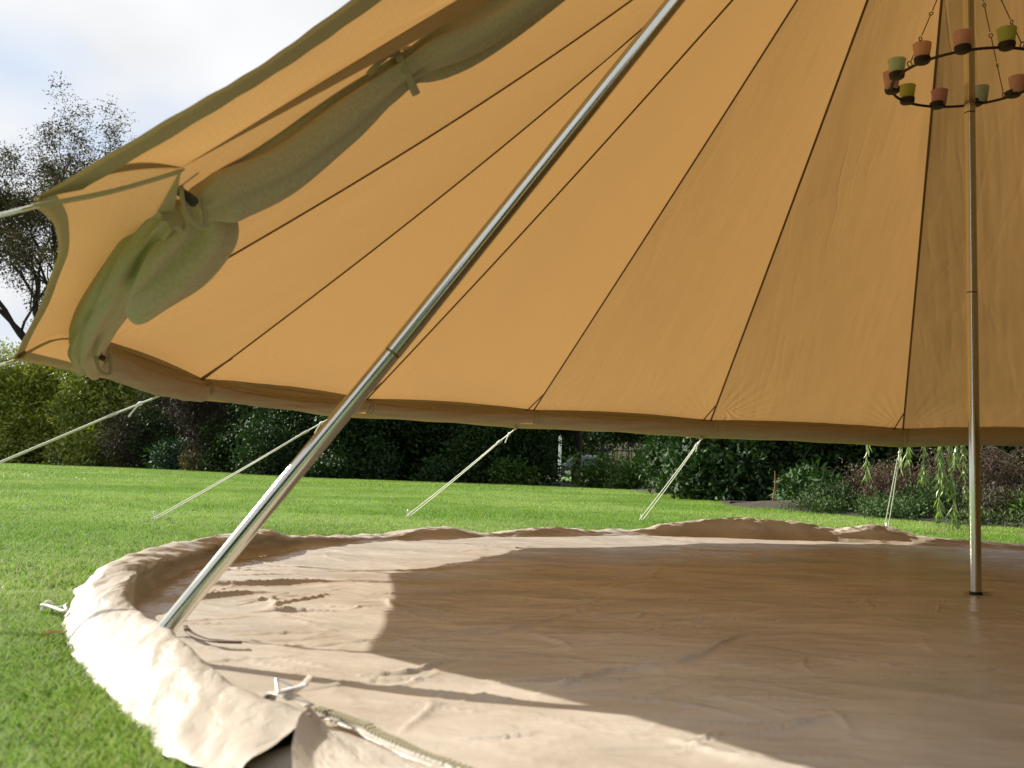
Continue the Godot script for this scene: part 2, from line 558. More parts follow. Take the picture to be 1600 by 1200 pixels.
# a gathered cloth: many tight pleats where it is tied, a few long folds where it is loose
func pleat(a: float, s: float, w: float, h: float, open: float, turns: float) -> Vector2:
	var r := 1.0 + (0.04 + 0.26 * (1.0 - open)) * (0.6 - absf(sin(a * 4.5 + 0.7 + 0.5 * sin(s * 9.0))))
	r += 0.07 * sin(a * 3.0 + s * turns) * open
	r -= (0.26 * dent(a, 1.9 + s * 1.6, 0.26) + 0.22 * dent(a, 3.9 - s * 1.5, 0.20) + 0.24 * dent(a, 0.5 + s * 1.1, 0.24) + 0.26 * dent(a, 5.1 - s * 1.8, 0.22) + 0.16 * dent(a, 2.9 + s * 2.4, 0.15)) * (0.4 + 0.5 * open)
	# the turned edge of the cloth
	r += 0.05 * (1.0 if wrapf(a - 4.4 - s * 1.2, 0.0, TAU) < 0.9 else 0.0)
	return Vector2(cos(a) * h * r, sin(a) * w * r)


func build_door_roll(tent: Node3D) -> void:
	# the door curtain, rolled along the door edge and tied in two places
	var pts := PackedVector3Array([pol(149.5, 2.245, 0.785), pol(149.5, 2.19, 0.822), pol(149.3, 2.10, 0.885), pol(148.8, 1.99, 1.00), pol(148, 1.885, 1.105), pol(148, 1.83, 1.155), pol(147.6, 1.73, 1.225), pol(146, 1.58, 1.36), pol(142, 1.38, 1.56), pol(134, 1.20, 1.80)])
	for i in pts.size():
		pts[i] -= C
	var path := bezier(pts, 120)
	var tie_s := 4.15 / 9.0
	var roll := MB.new().sweep(path, 72, func(a: float, s: float) -> Vector2:
		var d0 := clampf(s / 0.10, 0.0, 1.0)
		var d1 := clampf(absf(s - tie_s) / 0.14, 0.0, 1.0)
		var open := smoothstep(0.0, 1.0, d0) * (0.22 + 0.78 * smoothstep(0.0, 1.0, d1))
		var w := lerpf(0.030, 0.066, open)
		var h := lerpf(0.028, 0.055, open)
		if s > tie_s:
			w *= 0.88
		return pleat(a, s, w * 1.06, h * 1.06, open, 4.0), true, Vector3.UP)
	var rr := part("rolled_door_curtain", roll, M.roll, tent)
	rr.set_meta("label", "olive door curtain rolled and tied along the roof edge")
	# the loose end that hangs below the first toggle
	var hang := bezier(PackedVector3Array([pol(149.6, 2.235, 0.800) - C, pol(150.3, 2.215, 0.755) - C, pol(151.9, 2.25, 0.69) - C, pol(153.4, 2.285, 0.640) - C, pol(154.6, 2.31, 0.604) - C]), 70)
	var sight := Vector3(0.90, 0, -0.43)
	part("curtain_end", MB.new().sweep(hang, 96, func(a: float, s: float) -> Vector2:
		var w := lerpf(0.038, 0.062, smoothstep(0.0, 0.3, s)) * (1.0 - 0.62 * smoothstep(0.4, 1.0, s)) * sqrt(clampf(1.0 - pow(maxf(s - 0.85, 0.0) / 0.16, 2.0), 0.002, 1.0))
		w *= 1.0 - 0.12 * sin(s * 9.0) * sin(a)
		var h := (0.022 + 0.010 * sin(PI * s)) * sqrt(clampf(1.0 - pow(maxf(s - 0.8, 0.0) / 0.21, 2.0), 0.01, 1.0))
		var x := cos(a) * w
		# hanging folds: ridges that run down the cloth and fan out
		var f := absf(sin((x / 0.058) * 2.5 + 0.6 + s * 0.8))
		return Vector2(x, sin(a) * h * (0.4 + 0.85 * f)), true, sight), M.roll, tent)
	# between the two toggles: the wall panel beside the door, gathered up
	var low := bezier(PackedVector3Array([pol(149.8, 2.275, 0.775) - C, pol(153.5, 2.30, 0.735) - C, pol(157.5, 2.335, 0.688) - C, pol(162.5, 2.39, 0.632) - C, pol(166.5, 2.43, 0.590) - C, pol(170.5, 2.455, 0.575) - C]), 70)
	part("gathered_wall", MB.new().sweep(low, 64, func(a: float, s: float) -> Vector2:
		var open := smoothstep(0.0, 0.25, s) * (1.0 - 0.30 * smoothstep(0.6, 0.9, s))
		return pleat(a, s, lerpf(0.026, 0.044, open), lerpf(0.032, 0.052, open), open, 5.0), true, Vector3.UP), M.roll, tent)
	# band joining roll to roof, its gap shaded by cloth without backlight
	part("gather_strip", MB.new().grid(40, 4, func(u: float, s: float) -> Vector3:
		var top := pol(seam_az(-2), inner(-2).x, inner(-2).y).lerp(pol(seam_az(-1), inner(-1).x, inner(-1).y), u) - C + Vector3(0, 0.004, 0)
		return top.lerp(at_path(low, u * 0.86), s), 0.9, 0.1), M.shade_toned_wall_strip, tent)
	# toggles with their loops
	for q in [[pol(149.9, 2.262, 0.812), Vector3(0.80, -0.58, -0.2), 0.029, 0.0095, 0.074], [pol(166.6, 2.40, 0.588), Vector3(0.85, -0.45, -0.3), 0.019, 0.007, 0.062]]:
		var at: Vector3 = q[0] - C + Vector3(0.33, -0.25, 0.91) * (q[4] as float)
		var d: Vector3 = (q[1] as Vector3).normalized()
		var hl: float = q[2]
		var r: float = q[3]
		var toggle := part("toggle", MB.new().sweep(PackedVector3Array([at - d * hl, at - d * (hl - 0.004), at - d * hl * 0.3, at, at + d * hl * 0.3, at + d * (hl - 0.004), at + d * hl]), 16, func(a: float, s: float) -> Vector2:
			var rad := r * (0.7 if s < 0.01 or s > 0.99 else (0.86 if absf(s - 0.5) < 0.1 else 1.0))
			return Vector2(cos(a), sin(a)) * rad), M.black, tent)
		part("loop", MB.new().tube(bezier(PackedVector3Array([at + Vector3(-0.004, 0.05, 0.0), at + Vector3(0.0, 0.012, 0.012), at + d * hl * 0.6 + Vector3(0.0, -0.03, 0.014), at + d * hl * 1.7 + Vector3(0.0, -0.026, 0.0), at + d * hl * 1.3 + Vector3(0.0, 0.02, -0.01)]), 24), 0.0045, 8), M.webbing, tent)
	# the tape tied round the curtain higher up
	var knot := at_path(path, tie_s)
	var dir := (at_path(path, tie_s + 0.02) - at_path(path, tie_s - 0.02)).normalized()
	var toward := (Vector3(0, 0.338, 0) - C - knot).normalized()
	var cross := dir.cross(toward).normalized()
	if cross.y < 0.0:
		cross = -cross
	var band := PackedVector3Array()
	for i in 33:
		var a := TAU * i / 32.0
		band.append(knot + (toward * cos(a) * 0.047 + cross * sin(a) * 0.053) + dir * 0.01 * sin(a))
	var tape := MB.new()
	tape.sweep(band, 8, func(a: float, _s: float) -> Vector2: return Vector2(cos(a) * 0.0018, sin(a) * 0.0085), false, toward)
	var kp := knot + cross * 0.040 + toward * 0.044
	tape.sweep(PackedVector3Array([kp - dir * 0.014, kp, kp + dir * 0.014]), 10, func(a: float, s: float) -> Vector2: return Vector2(cos(a), sin(a)) * (0.007 + 0.006 * sin(PI * s)))
	tape.ribbon(bezier(PackedVector3Array([kp, kp + dir * 0.045 + toward * 0.012 + cross * 0.004, kp + dir * 0.10 + cross * 0.006 + toward * 0.006, kp + dir * 0.135 + cross * 0.022]), 16), toward, 0.013, 0.002)
	tape.ribbon(bezier(PackedVector3Array([kp, kp - dir * 0.03 + cross * 0.012 + toward * 0.008, kp - dir * 0.055 + cross * 0.004, kp - dir * 0.03 - cross * 0.004 + toward * 0.01, kp]), 16), toward, 0.012, 0.002)
	tape.ribbon(bezier(PackedVector3Array([kp, kp - dir * 0.03 - cross * 0.003 + toward * 0.012, kp - dir * 0.07 - cross * 0.012 + toward * 0.012]), 10), toward, 0.012, 0.002)
	part("tie_tape", tape, M.webbing, tent)


# ---------------------------------------------------------------- poles

func build_poles() -> void:
	var p := thing("center_pole", "yellow zinc centre pole standing upright on the groundsheet", "tent pole", C)
	var heights := [0.0, 0.905, 1.455, TOP - 0.02]
	for i in 3:
		part("pole_section", MB.new().bar(Vector3(0, heights[i] + 0.002, 0), Vector3(0, heights[i + 1] - 0.002, 0), 0.0158 if i != 1 else 0.0152, 32), M.pole, p)
		if i:
			part("joint", MB.new().bar(Vector3(0, heights[i] - 0.003, 0), Vector3(0, heights[i] + 0.003, 0), 0.0148, 24), M.pole_joint, p)
	part("pole_foot", MB.new().lathe(Vector3.ZERO, PackedVector2Array([Vector2(0.0168, 0.03), Vector2(0.0175, 0.025), Vector2(0.0175, 0.012), Vector2(0.012, 0.008)])), M.black, p)
	var f := thing("door_frame", "slanting galvanised A frame pole leaning up from the groundsheet edge to the door top", "tent pole", Vector3(-0.58, 0, -1.55))
	var top := pol(DOOR, 1.05, 2.0) - f.position
	var lf := Vector3.ZERO
	var mirror := pol(2.0 * DOOR - 147.0, 2.31, 0.0) - f.position
	for foot in [lf, mirror]:
		var j1: Vector3 = foot.lerp(top, 0.266)
		var j2: Vector3 = foot.lerp(top, 0.72)
		var d: Vector3 = (top - foot).normalized()
		var leg := part("leg", MB.new().bar(foot + Vector3(0, 0.012, 0), j1 - d * 0.002, 0.0148, 32), M.pole, f)
		part("upper_tube", MB.new().bar(j1 + d * 0.002, j2, 0.0156, 32).bar(j2 + d * 0.004, top, 0.0153, 32), M.pole, leg)
		part("joint", MB.new().bar(j1 - d * 0.003, j1 + d * 0.003, 0.0140, 24), M.pole_joint, leg)
		part("rubber_foot", MB.new().bar(foot + Vector3(0, 0.004, 0), foot + d * 0.03, 0.0168, 24), M.black, leg)
	part("top_joint", MB.new().ring(top, Vector3(0.3, 0, 1), 0.02, 0.012, 16, 8), M.pole_joint, f)


# ---------------------------------------------------------------- groundsheet

func crease(p: Vector2, a: Vector2, b: Vector2, h: float, w: float) -> float:
	var d := b - a
	var l := d.length()
	var s := (p - a).dot(d) / (l * l)
	if s < -0.05 or s > 1.05:
		return 0.0
	var x := (p - a).cross(d) / l
	x += 0.05 * l * sin(s * 5.0 + a.x * 30.0)
	var taper := sin(PI * clampf(s, 0.0, 1.0))
	if absf(x) > w * 5.0:
		return 0.0
	# a ridge that is steeper on one side, as a fold of sheeting is
	var g := exp(-absf(x) / (w * 0.8)) if x > 0.0 else exp(-absf(x) / (w * 0.3))
	return h * pow(taper, 0.6) * g


func build_sheet() -> void:
	var gs := thing("groundsheet", "wrinkled tan plastic groundsheet filling the tent floor, its edge turned up", "groundsheet", C)
	var n1 := noise(61, 1.0, FastNoiseLite.TYPE_SIMPLEX_SMOOTH, 4)
	var n2 := noise(62, 1.0, FastNoiseLite.TYPE_CELLULAR, 1)
	var n3 := noise(66, 1.0, FastNoiseLite.TYPE_SIMPLEX_SMOOTH, 2)
	n3.fractal_type = FastNoiseLite.FRACTAL_RIDGED
	n2.cellular_return_type = FastNoiseLite.RETURN_DISTANCE2_SUB
	n2.domain_warp_enabled = true
	n2.domain_warp_amplitude = 0.25
	n2.domain_warp_frequency = 1.2
	var folds := [
		[-0.22, -1.50, -0.06, -1.63, 0.009, 0.007], [0.05, -1.45, 0.26, -1.63, 0.010, 0.010], [0.22, -1.61, 0.54, -1.98, 0.010, 0.018],
		[-0.05, -1.75, 0.25, -2.55, 0.007, 0.03], [0.25, -2.55, 0.76, -3.65, 0.006, 0.03], [-0.55, -2.06, -0.36, -2.11, 0.011, 0.010],
		[-0.28, -2.10, -0.10, -2.18, 0.009, 0.010], [-0.62, -2.22, -0.50, -2.26, 0.007, 0.010], [-0.57, -2.32, -0.50, -2.10, 0.009, 0.008],
		[-0.51, -2.10, -0.44, -2.40, 0.008, 0.007], [-0.30, -2.34, -0.24, -2.20, 0.010, 0.010], [-0.42, -1.70, -0.20, -1.80, 0.006, 0.006],
		[-0.45, -1.60, -0.25, -1.50, 0.005, 0.008], [-0.20, -1.86, 0.10, -1.98, 0.007, 0.012], [0.00, -2.10, 0.75, -2.35, 0.006, 0.02],
		[0.30, -2.75, 1.20, -2.95, 0.006, 0.025], [0.20, -1.20, 0.42, -1.02, 0.008, 0.016], [0.45, -1.65, 1.05, -1.15, 0.004, 0.03],
		[0.62, -1.95, 1.30, -1.95, 0.004, 0.02], [-0.70, -2.55, -0.10, -2.75, 0.008, 0.014], [-0.60, -2.9, 0.1, -3.15, 0.007, 0.016], [0.2, -3.3, 1.3, -3.5, 0.006, 0.02],
		[0.6, -4.2, 1.7, -4.1, 0.008, 0.02], [-0.85, -2.45, -0.40, -2.60, 0.016, 0.03], [-0.80, -2.2, -0.55, -2.35, 0.014, 0.02], [0.05, -1.95, 0.12, -1.72, 0.006, 0.012],
	]
	# many short creases, scattered, most of them lying across the tent; kept in cells so that each place asks only its neighbours
	var rc := RandomNumberGenerator.new()
	rc.seed = 12
	var cells := {}
	for i in 420:
		var a := rc.randf() * TAU
		var rr := 2.25 * sqrt(rc.randf())
		var mid := Vector2(C.x + cos(a) * rr, C.z + sin(a) * rr)
		if i < 170:          # more of them on the near left, where the sheet has been trodden
			mid = Vector2(rc.randf_range(-0.85, 0.5), rc.randf_range(-2.9, -1.1))
		var turn := rc.randfn() * 0.45 - 0.15 if rc.randf() < 0.8 else rc.randf() * PI
		var half := Vector2(cos(turn), sin(turn)) * rc.randf_range(0.04, 0.17)
		folds.append([mid.x - half.x, mid.y - half.y, mid.x + half.x, mid.y + half.y, rc.randf_range(0.002, 0.0055), rc.randf_range(0.004, 0.009)])
	for i in folds.size():
		var c: Array = folds[i]
		var pad: float = 0.03 + c[5] * 5.0
		for gx in range(floori((minf(c[0], c[2]) - pad) / 0.15), floori((maxf(c[0], c[2]) + pad) / 0.15) + 1):
			for gz in range(floori((minf(c[1], c[3]) - pad) / 0.15), floori((maxf(c[1], c[3]) + pad) / 0.15) + 1):
				var key := Vector2i(gx, gz)
				if not cells.has(key):
					cells[key] = []
				cells[key].append(c)
	var level := func(x: float, z: float) -> float:
		var y := 0.020 + 0.007 * n1.get_noise_2d(x * 0.9, z * 0.9) + 0.002 * n1.get_noise_2d(x * 2.4 + 40.0, z * 5.0)
		var wx := 0.10 * n1.get_noise_2d(x * 2.0, z * 2.0 + 30.0)
		var e1 := n2.get_noise_2d((x + wx) * 1.5 + z * 0.5, z * 3.4) + 1.0
		var e2 := n2.get_noise_2d(x * 2.6 - z * 1.1 + 20.0, (z + wx) * 7.5 + x * 1.2) + 1.0
		var m1 := clampf(0.5 + 1.2 * n1.get_noise_2d(x * 0.8 + 11.0, z * 0.8), 0.1, 1.0)
		y += 0.0032 * m1 * exp(-e1 * 26.0) + 0.0018 * exp(-e2 * 18.0) * (1.2 - m1)
		var rd := n3.get_noise_2d(x * 0.9 + z * 0.3 + wx, z * 2.3 + 5.0)
		y += 0.0035 * pow(clampf(0.5 + 0.5 * rd, 0.0, 1.0), 5.0)
		y += lerpf(0.0003, 0.0013, smoothstep(-2.3, -3.4, z)) * n1.get_noise_2d(x * 14.0, z * 46.0 + x * 8.0)
		var p := Vector2(x, z)
		for c in cells.get(Vector2i(floori(x / 0.15), floori(z / 0.15)), []):
			y += crease(p, Vector2(c[0], c[1]), Vector2(c[2], c[3]), c[4], c[5])
		return y
	var nr := 250
	var na := 1000
	var p := PackedVector3Array()
	for j in nr + 1:
		var r := 2.285 * pow(float(j) / nr, 0.72)
		for i in na + 1:
			# three in five of the spokes serve the part that lies nearest the door
			var f := float(i % na) / na
			var a := deg_to_rad(lerpf(100.0, 205.0, f / 0.6) if f < 0.6 else lerpf(205.0, 460.0, (f - 0.6) / 0.4))
			var q := Vector3(C.x + r * cos(a), 0, C.z + r * sin(a))
			q.y = level.call(q.x, q.z)
			p.append(q - C)
	var floor_mb := MB.new()
	floor_mb.lay(na, nr, p, 1.0, 1.0, true, true)
	for i in floor_mb.t.size():
		floor_mb.t[i] = Vector2(floor_mb.v[i].x, floor_mb.v[i].z)
	part("floor_sheet", floor_mb, M.sheet, gs)
	# slot in the sheet round the pole's foot
	part("pole_slot", MB.new().grid(14, 4, func(u: float, s: float) -> Vector3:
		var q := Vector3(lerpf(-0.055, 0.06, u), 0, (s - 0.5) * 0.035 * sin(PI * clampf(u, 0.03, 0.97)) + 0.012 - u * 0.02)
		q.y = level.call(q.x + C.x, q.z + C.z) + 0.006
		return q, 1.0, 1.0, true), M.black, gs)
	# the turned up edge: (azimuth, then five places across the strip as distance outward and height)
	var keys := [
		[131.2, -0.006, 0.018, 0.006, 0.034, 0.028, 0.052, 0.098, 0.050, 0.176, 0.030],
		[135.2, -0.006, 0.018, 0.006, 0.036, 0.030, 0.056, 0.100, 0.048, 0.170, 0.012],
		[138.0, -0.006, 0.018, 0.006, 0.036, 0.032, 0.060, 0.088, 0.046, 0.145, 0.008],
		[143.0, -0.006, 0.018, 0.0, 0.048, 0.022, 0.080, 0.072, 0.056, 0.122, 0.008],
		[147.0, -0.006, 0.018, -0.012, 0.054, 0.010, 0.086, 0.064, 0.060, 0.115, 0.008],
		[151.0, -0.006, 0.018, -0.016, 0.05, 0.008, 0.075, 0.058, 0.058, 0.118, 0.010],
		[154.5, -0.006, 0.018, -0.006, 0.05, 0.018, 0.076, 0.068, 0.060, 0.122, 0.010],
		[158.0, -0.006, 0.018, 0.004, 0.05, 0.028, 0.085, 0.076, 0.070, 0.134, 0.012],
		[163.0, -0.006, 0.018, 0.01, 0.055, 0.008, 0.092, 0.060, 0.094, 0.120, 0.040],
		[170.0, -0.006, 0.018, 0.008, 0.05, -0.008, 0.084, 0.052, 0.092, 0.125, 0.045],
		[180.0, -0.006, 0.018, 0.015, 0.045, -0.004, 0.075, 0.065, 0.084, 0.145, 0.040],
		[190.0, -0.006, 0.018, 0.035, 0.05, 0.015, 0.085, 0.070, 0.094, 0.14, 0.055],
		[196.0, -0.006, 0.018, 0.035, 0.05, 0.015, 0.085, 0.045, 0.098, 0.10, 0.080],
		[201.0, -0.006, 0.018, 0.035, 0.04, 0.025, 0.055, 0.080, 0.060, 0.16, 0.035],
		[207.0, -0.006, 0.018, 0.030, 0.035, 0.03, 0.048, 0.090, 0.050, 0.18, 0.025],
		[216.0, -0.006, 0.018, 0.035, 0.04, 0.05, 0.05, 0.11, 0.06, 0.19, 0.03],
		[224.0, -0.006, 0.018, 0.03, 0.05, 0.045, 0.08, 0.09, 0.088, 0.16, 0.045],
		[232.0, -0.006, 0.018, 0.02, 0.03, 0.05, 0.045, 0.11, 0.045, 0.19, 0.02],
		[240.0, -0.006, 0.018, 0.03, 0.05, 0.045, 0.078, 0.09, 0.075, 0.16, 0.03],
		[249.0, -0.006, 0.018, 0.03, 0.04, 0.05, 0.05, 0.11, 0.055, 0.19, 0.03],
		[258.0, -0.006, 0.018, 0.025, 0.06, 0.04, 0.095, 0.06, 0.105, 0.10, 0.085],
		[266.0, -0.006, 0.018, 0.025, 0.06, 0.035, 0.11, 0.05, 0.135, 0.07, 0.13],
		[274.0, -0.006, 0.018, 0.025, 0.06, 0.035, 0.10, 0.055, 0.125, 0.09, 0.11],
		[279.0, -0.006, 0.018, 0.03, 0.05, 0.05, 0.08, 0.10, 0.095, 0.17, 0.05],
		[284.0, -0.006, 0.018, 0.03, 0.06, 0.04, 0.10, 0.065, 0.12, 0.10, 0.10],
		[291.0, -0.006, 0.018, 0.03, 0.04, 0.06, 0.055, 0.12, 0.055, 0.19, 0.02],
		[300.0, -0.006, 0.018, 0.03, 0.035, 0.06, 0.05, 0.12, 0.05, 0.19, 0.02],
		[320.0, -0.006, 0.018, 0.03, 0.05, 0.05, 0.08, 0.10, 0.08, 0.16, 0.03],
		[350.0, -0.006, 0.018, 0.03, 0.05, 0.05, 0.085, 0.08, 0.10, 0.10, 0.09],
		[400.0, -0.006, 0.018, 0.03, 0.05, 0.05, 0.085, 0.10, 0.08, 0.16, 0.03],
		[440.0, -0.006, 0.018, 0.03, 0.05, 0.05, 0.085, 0.10, 0.08, 0.16, 0.03],
		[462.0, -0.006, 0.018, 0.03, 0.04, 0.05, 0.06, 0.10, 0.06, 0.16, 0.02],
	]
	var wob := noise(63, 1.0, FastNoiseLite.TYPE_SIMPLEX_SMOOTH, 3)
	var crisp := noise(65, 1.0, FastNoiseLite.TYPE_SIMPLEX_SMOOTH, 2)
	crisp.fractal_type = FastNoiseLite.FRACTAL_RIDGED
	var rim := func(az: float, s: float) -> Vector3:
		var j := 0
		while j < keys.size() - 2 and az > keys[j + 1][0]:
			j += 1
		var ka: Array = keys[j]
		var kb: Array = keys[j + 1]
		var w := smoothstep(0.0, 1.0, (az - ka[0]) / (kb[0] - ka[0]))
		var x := s * 4.0
		var i := mini(int(x), 3)
		var pts := []
		for m in [maxi(i - 1, 0), i, i + 1, mini(i + 2, 4)]:
			var low := 1.0 - 0.14 * (1.0 - smoothstep(158.0, 164.0, az)) - 0.12 * smoothstep(250.0, 258.0, az) * (1.0 - smoothstep(300.0, 310.0, az)) - 0.28 * smoothstep(205.0, 214.0, az) * (1.0 - smoothstep(252.0, 262.0, az))
			pts.append(Vector2(lerpf(ka[1 + 2 * m], kb[1 + 2 * m], w), lerpf(ka[2 + 2 * m], kb[2 + 2 * m], w) * low))
		var q: Vector2 = (pts[1] as Vector2).cubic_interpolate(pts[2], pts[0], pts[3], x - i)
		var arc := az * 0.042
		var g := s * (1.3 - 0.3 * s)
		var calm := 0.35 if az < 158.0 else 1.0
		q.x += g * calm * (0.018 * wob.get_noise_2d(arc * 2.2, s * 1.5) + 0.007 * wob.get_noise_2d(arc * 9.0, s * 3.0 + 9.0))
		q.y += g * calm * (0.012 * wob.get_noise_2d(arc * 2.6 + 70.0, s * 1.4) + 0.006 * wob.get_noise_2d(arc * 9.0 + 20.0, s * 3.0) + 0.003 * wob.get_noise_2d(arc * 25.0, s * 5.0))
		var cr := crisp.get_noise_2d(arc * 4.5 + s * 1.6, s * 1.6 + arc * 0.5)
		q.y += g * cr * (0.006 if az < 160.0 else 0.011)
		q.x += g * (0.005 if az < 160.0 else 0.009) * crisp.get_noise_2d(arc * 6.0 - s * 2.0 + 30.0, s * 1.8)
		q.y = maxf(q.y, 0.006)
		return pol(az, 2.268 + q.x, q.y) - C
	part("turned_up_edge", MB.new().grid(1100, 28, func(u: float, s: float) -> Vector3: return rim.call(lerpf(135.4 - 4.0 * s, 462.0, u), s), 13.0, 0.25, true), M.sheet_rim, gs)
	# flap at the door sill, lying outward, and the pull tab of the near corner
	var fl := noise(64, 1.0)
	part("sill_flap", MB.new().grid(260, 24, func(u: float, s: float) -> Vector3:
		var az := lerpf(134.6 - 7.6 * s, 102.0, u)
		var r := 2.268 + 0.02 * smoothstep(134.0, 127.0, az) * (1.0 - s) + s * 0.25 + 0.02 * fl.get_noise_2d(az * 0.12, 3.0) * s
		var puff := 0.028 * sin(PI * minf(s * 1.1, 1.0)) * (0.75 + 0.35 * fl.get_noise_2d(az * 0.10, s * 0.8))
		# a few sharp folds running outward, and one along the zip
		var w := sin(PI * s)
		for q in [[126.0, 0.014, 0.4, -6.0], [124.6, 0.013, 0.5, 5.0], [123.8, 0.009, 0.5, 4.0], [120.5, 0.011, 0.8, -3.0], [116.0, 0.010, 0.6, 5.0], [110.0, 0.010, 0.6, -4.0]]:
			var x: float = (az - q[0] - (s - 0.4) * q[3]) / q[2]
			puff += q[1] * w * (exp(-absf(x)) if x > 0.0 else exp(x * 3.0))
		puff += 0.012 * exp(-pow((s - 0.34 - 0.08 * sin(az * 0.5)) * 9.0, 2.0)) * (0.5 + 0.5 * sin(az * 0.9))
		if u < 0.03:
			puff += 0.016 * (1.0 - u / 0.03) * (1.0 - s * 0.4)
		return pol(az, r, maxf(0.030 + puff - 0.022 * s, 0.008)) - C, 1.5, 0.27), M.sheet_rim, gs)
	part("sill_underlay", MB.new().grid(30, 12, func(u: float, s: float) -> Vector3:
		var az := lerpf(133.2, 126.0, u)
		return pol(az, 2.20 + s * 0.20, 0.012 + 0.012 * sin(u * 5.0 + s * 2.0) * sin(PI * s) + 0.006 * sin(u * 17.0) * s) - C, 0.4, 0.24), M.sheet_rim, gs)
	# zip along the sill: tape and teeth
	var tape := PackedVector3Array()
	for i in 61:
		var az := lerpf(135.0, 102.0, i / 60.0)
		var q := pol(az, 2.246 + 0.04 * smoothstep(134.0, 127.0, az), 0.0)
		q.y = level.call(q.x, q.z) + 0.014
		tape.append(q - C)
	part("zip_tape", MB.new().ribbon(tape, Vector3.UP, 0.030, 0.003), M.sheet_rim, gs)
	var teeth := MB.new()
	for i in 170:
		var s := (i + 0.5) / 170.0
		var q := at_path(tape, s)
		var d := (at_path(tape, s + 0.01) - at_path(tape, s - 0.01)).normalized()
		teeth.box(q + Vector3(0, 0.004, 0), Vector3(0.0022, 0.002, 0.006), Basis(d, Vector3.UP, d.cross(Vector3.UP)))
	part("zip_teeth", teeth, M.webbing, gs).set_meta("kind", "stuff")
	# stitched line along the near edge
	var st := MB.new()
	for i in 130:
		var az := lerpf(131.5, 104.0, (i + 0.5) / 130.0)
		var q := pol(az, 2.280 + 0.035 * smoothstep(134.0, 127.0, az), 0.045) - C
		var d := Vector3(-sin(deg_to_rad(az)), 0, cos(deg_to_rad(az)))
		var fp := 0.034
		st.box(Vector3(q.x, fp + 0.012, q.z), Vector3(0.0028, 0.0008, 0.0008), Basis(d, Vector3.UP, d.cross(Vector3.UP)))
	part("stitching", st, M.white_cord, gs).set_meta("kind", "stuff")
	# buckle: two wire rings, and the short straps that hold them
	var bk := pol(135.0, 2.288, 0.056) - C
	var tang := Vector3(-sin(deg_to_rad(134.0)), 0, cos(deg_to_rad(134.0)))
	var away := Vector3(cos(deg_to_rad(134.0)), 0, sin(deg_to_rad(134.0)))
	for tri in 2:
		var o := bk + tang * (0.010 - 0.024 * tri) + Vector3(0, 0.010 + 0.003 * tri, 0) - away * 0.004 * tri
		var tilt := (Vector3.UP * 0.3 + tang * 0.85 * (1 - 2 * tri)).normalized()
		var q0 := o + tilt * 0.019
		var q1 := o - tilt * 0.011 + away * 0.015
		var q2 := o - tilt * 0.011 - away * 0.015
		var b1 := MB.new()
		for e in [[q0, q1], [q1, q2], [q2, q0]]:
			b1.bar(e[0], e[1], 0.0018, 8)
		part("buckle_ring", b1, M.steel, gs).set_meta("label", "bright wire triangle ring of the sill buckle")
	var s1 := MB.new()
	s1.ribbon(bezier(PackedVector3Array([bk - tang * 0.012, bk + tang * 0.012 + Vector3(0, 0.002, 0), bk + tang * 0.034 - Vector3(0, 0.002, 0), bk + tang * 0.05 - Vector3(0, 0.022, 0)]), 12), Vector3.UP, 0.022, 0.003)
	s1.ribbon(bezier(PackedVector3Array([bk - tang * 0.045 - Vector3(0, 0.002, 0), bk - tang * 0.028 + Vector3(0, 0.0, 0), bk - tang * 0.012 + Vector3(0, 0.003, 0)]), 8), Vector3.UP, 0.014, 0.003)
	s1.ribbon(bezier(PackedVector3Array([bk + tang * 0.01 - away * 0.01, bk + tang * 0.016 - away * 0.03 + Vector3(0, 0.006, 0), bk + tang * 0.026 - away * 0.05 + Vector3(0, 0.014, 0)]), 10), Vector3.UP, 0.010, 0.002)
	part("buckle_strap", s1, M.sheet_rim, gs)
	# the loose strap that lies by the foot of the slanting pole
	part("floor_strap", MB.new().ribbon(bezier(PackedVector3Array([Vector3(-0.585, 0.036, -1.79) - C, Vector3(-0.555, 0.035, -1.73) - C, Vector3(-0.52, 0.034, -1.685) - C, Vector3(-0.485, 0.034, -1.66) - C, Vector3(-0.445, 0.033, -1.665) - C]), 24), Vector3.UP, 0.011, 0.004), mat(Color(0.10, 0.06, 0.04), 0.6), gs)
	# loop at the pegged corner
	part("peg_loop", MB.new().tube(bezier(PackedVector3Array([pol(160, 2.40, 0.035) - C, Vector3(-0.88, 0.03, -1.955) - C, Vector3(-0.945, 0.03, -2.02) - C, Vector3(-0.965, 0.028, -2.035) - C, Vector3(-0.93, 0.024, -2.04) - C, pol(161.5, 2.40, 0.03) - C]), 24), 0.003, 8), M.rope, gs)


# ---------------------------------------------------------------- guy ropes and pegs

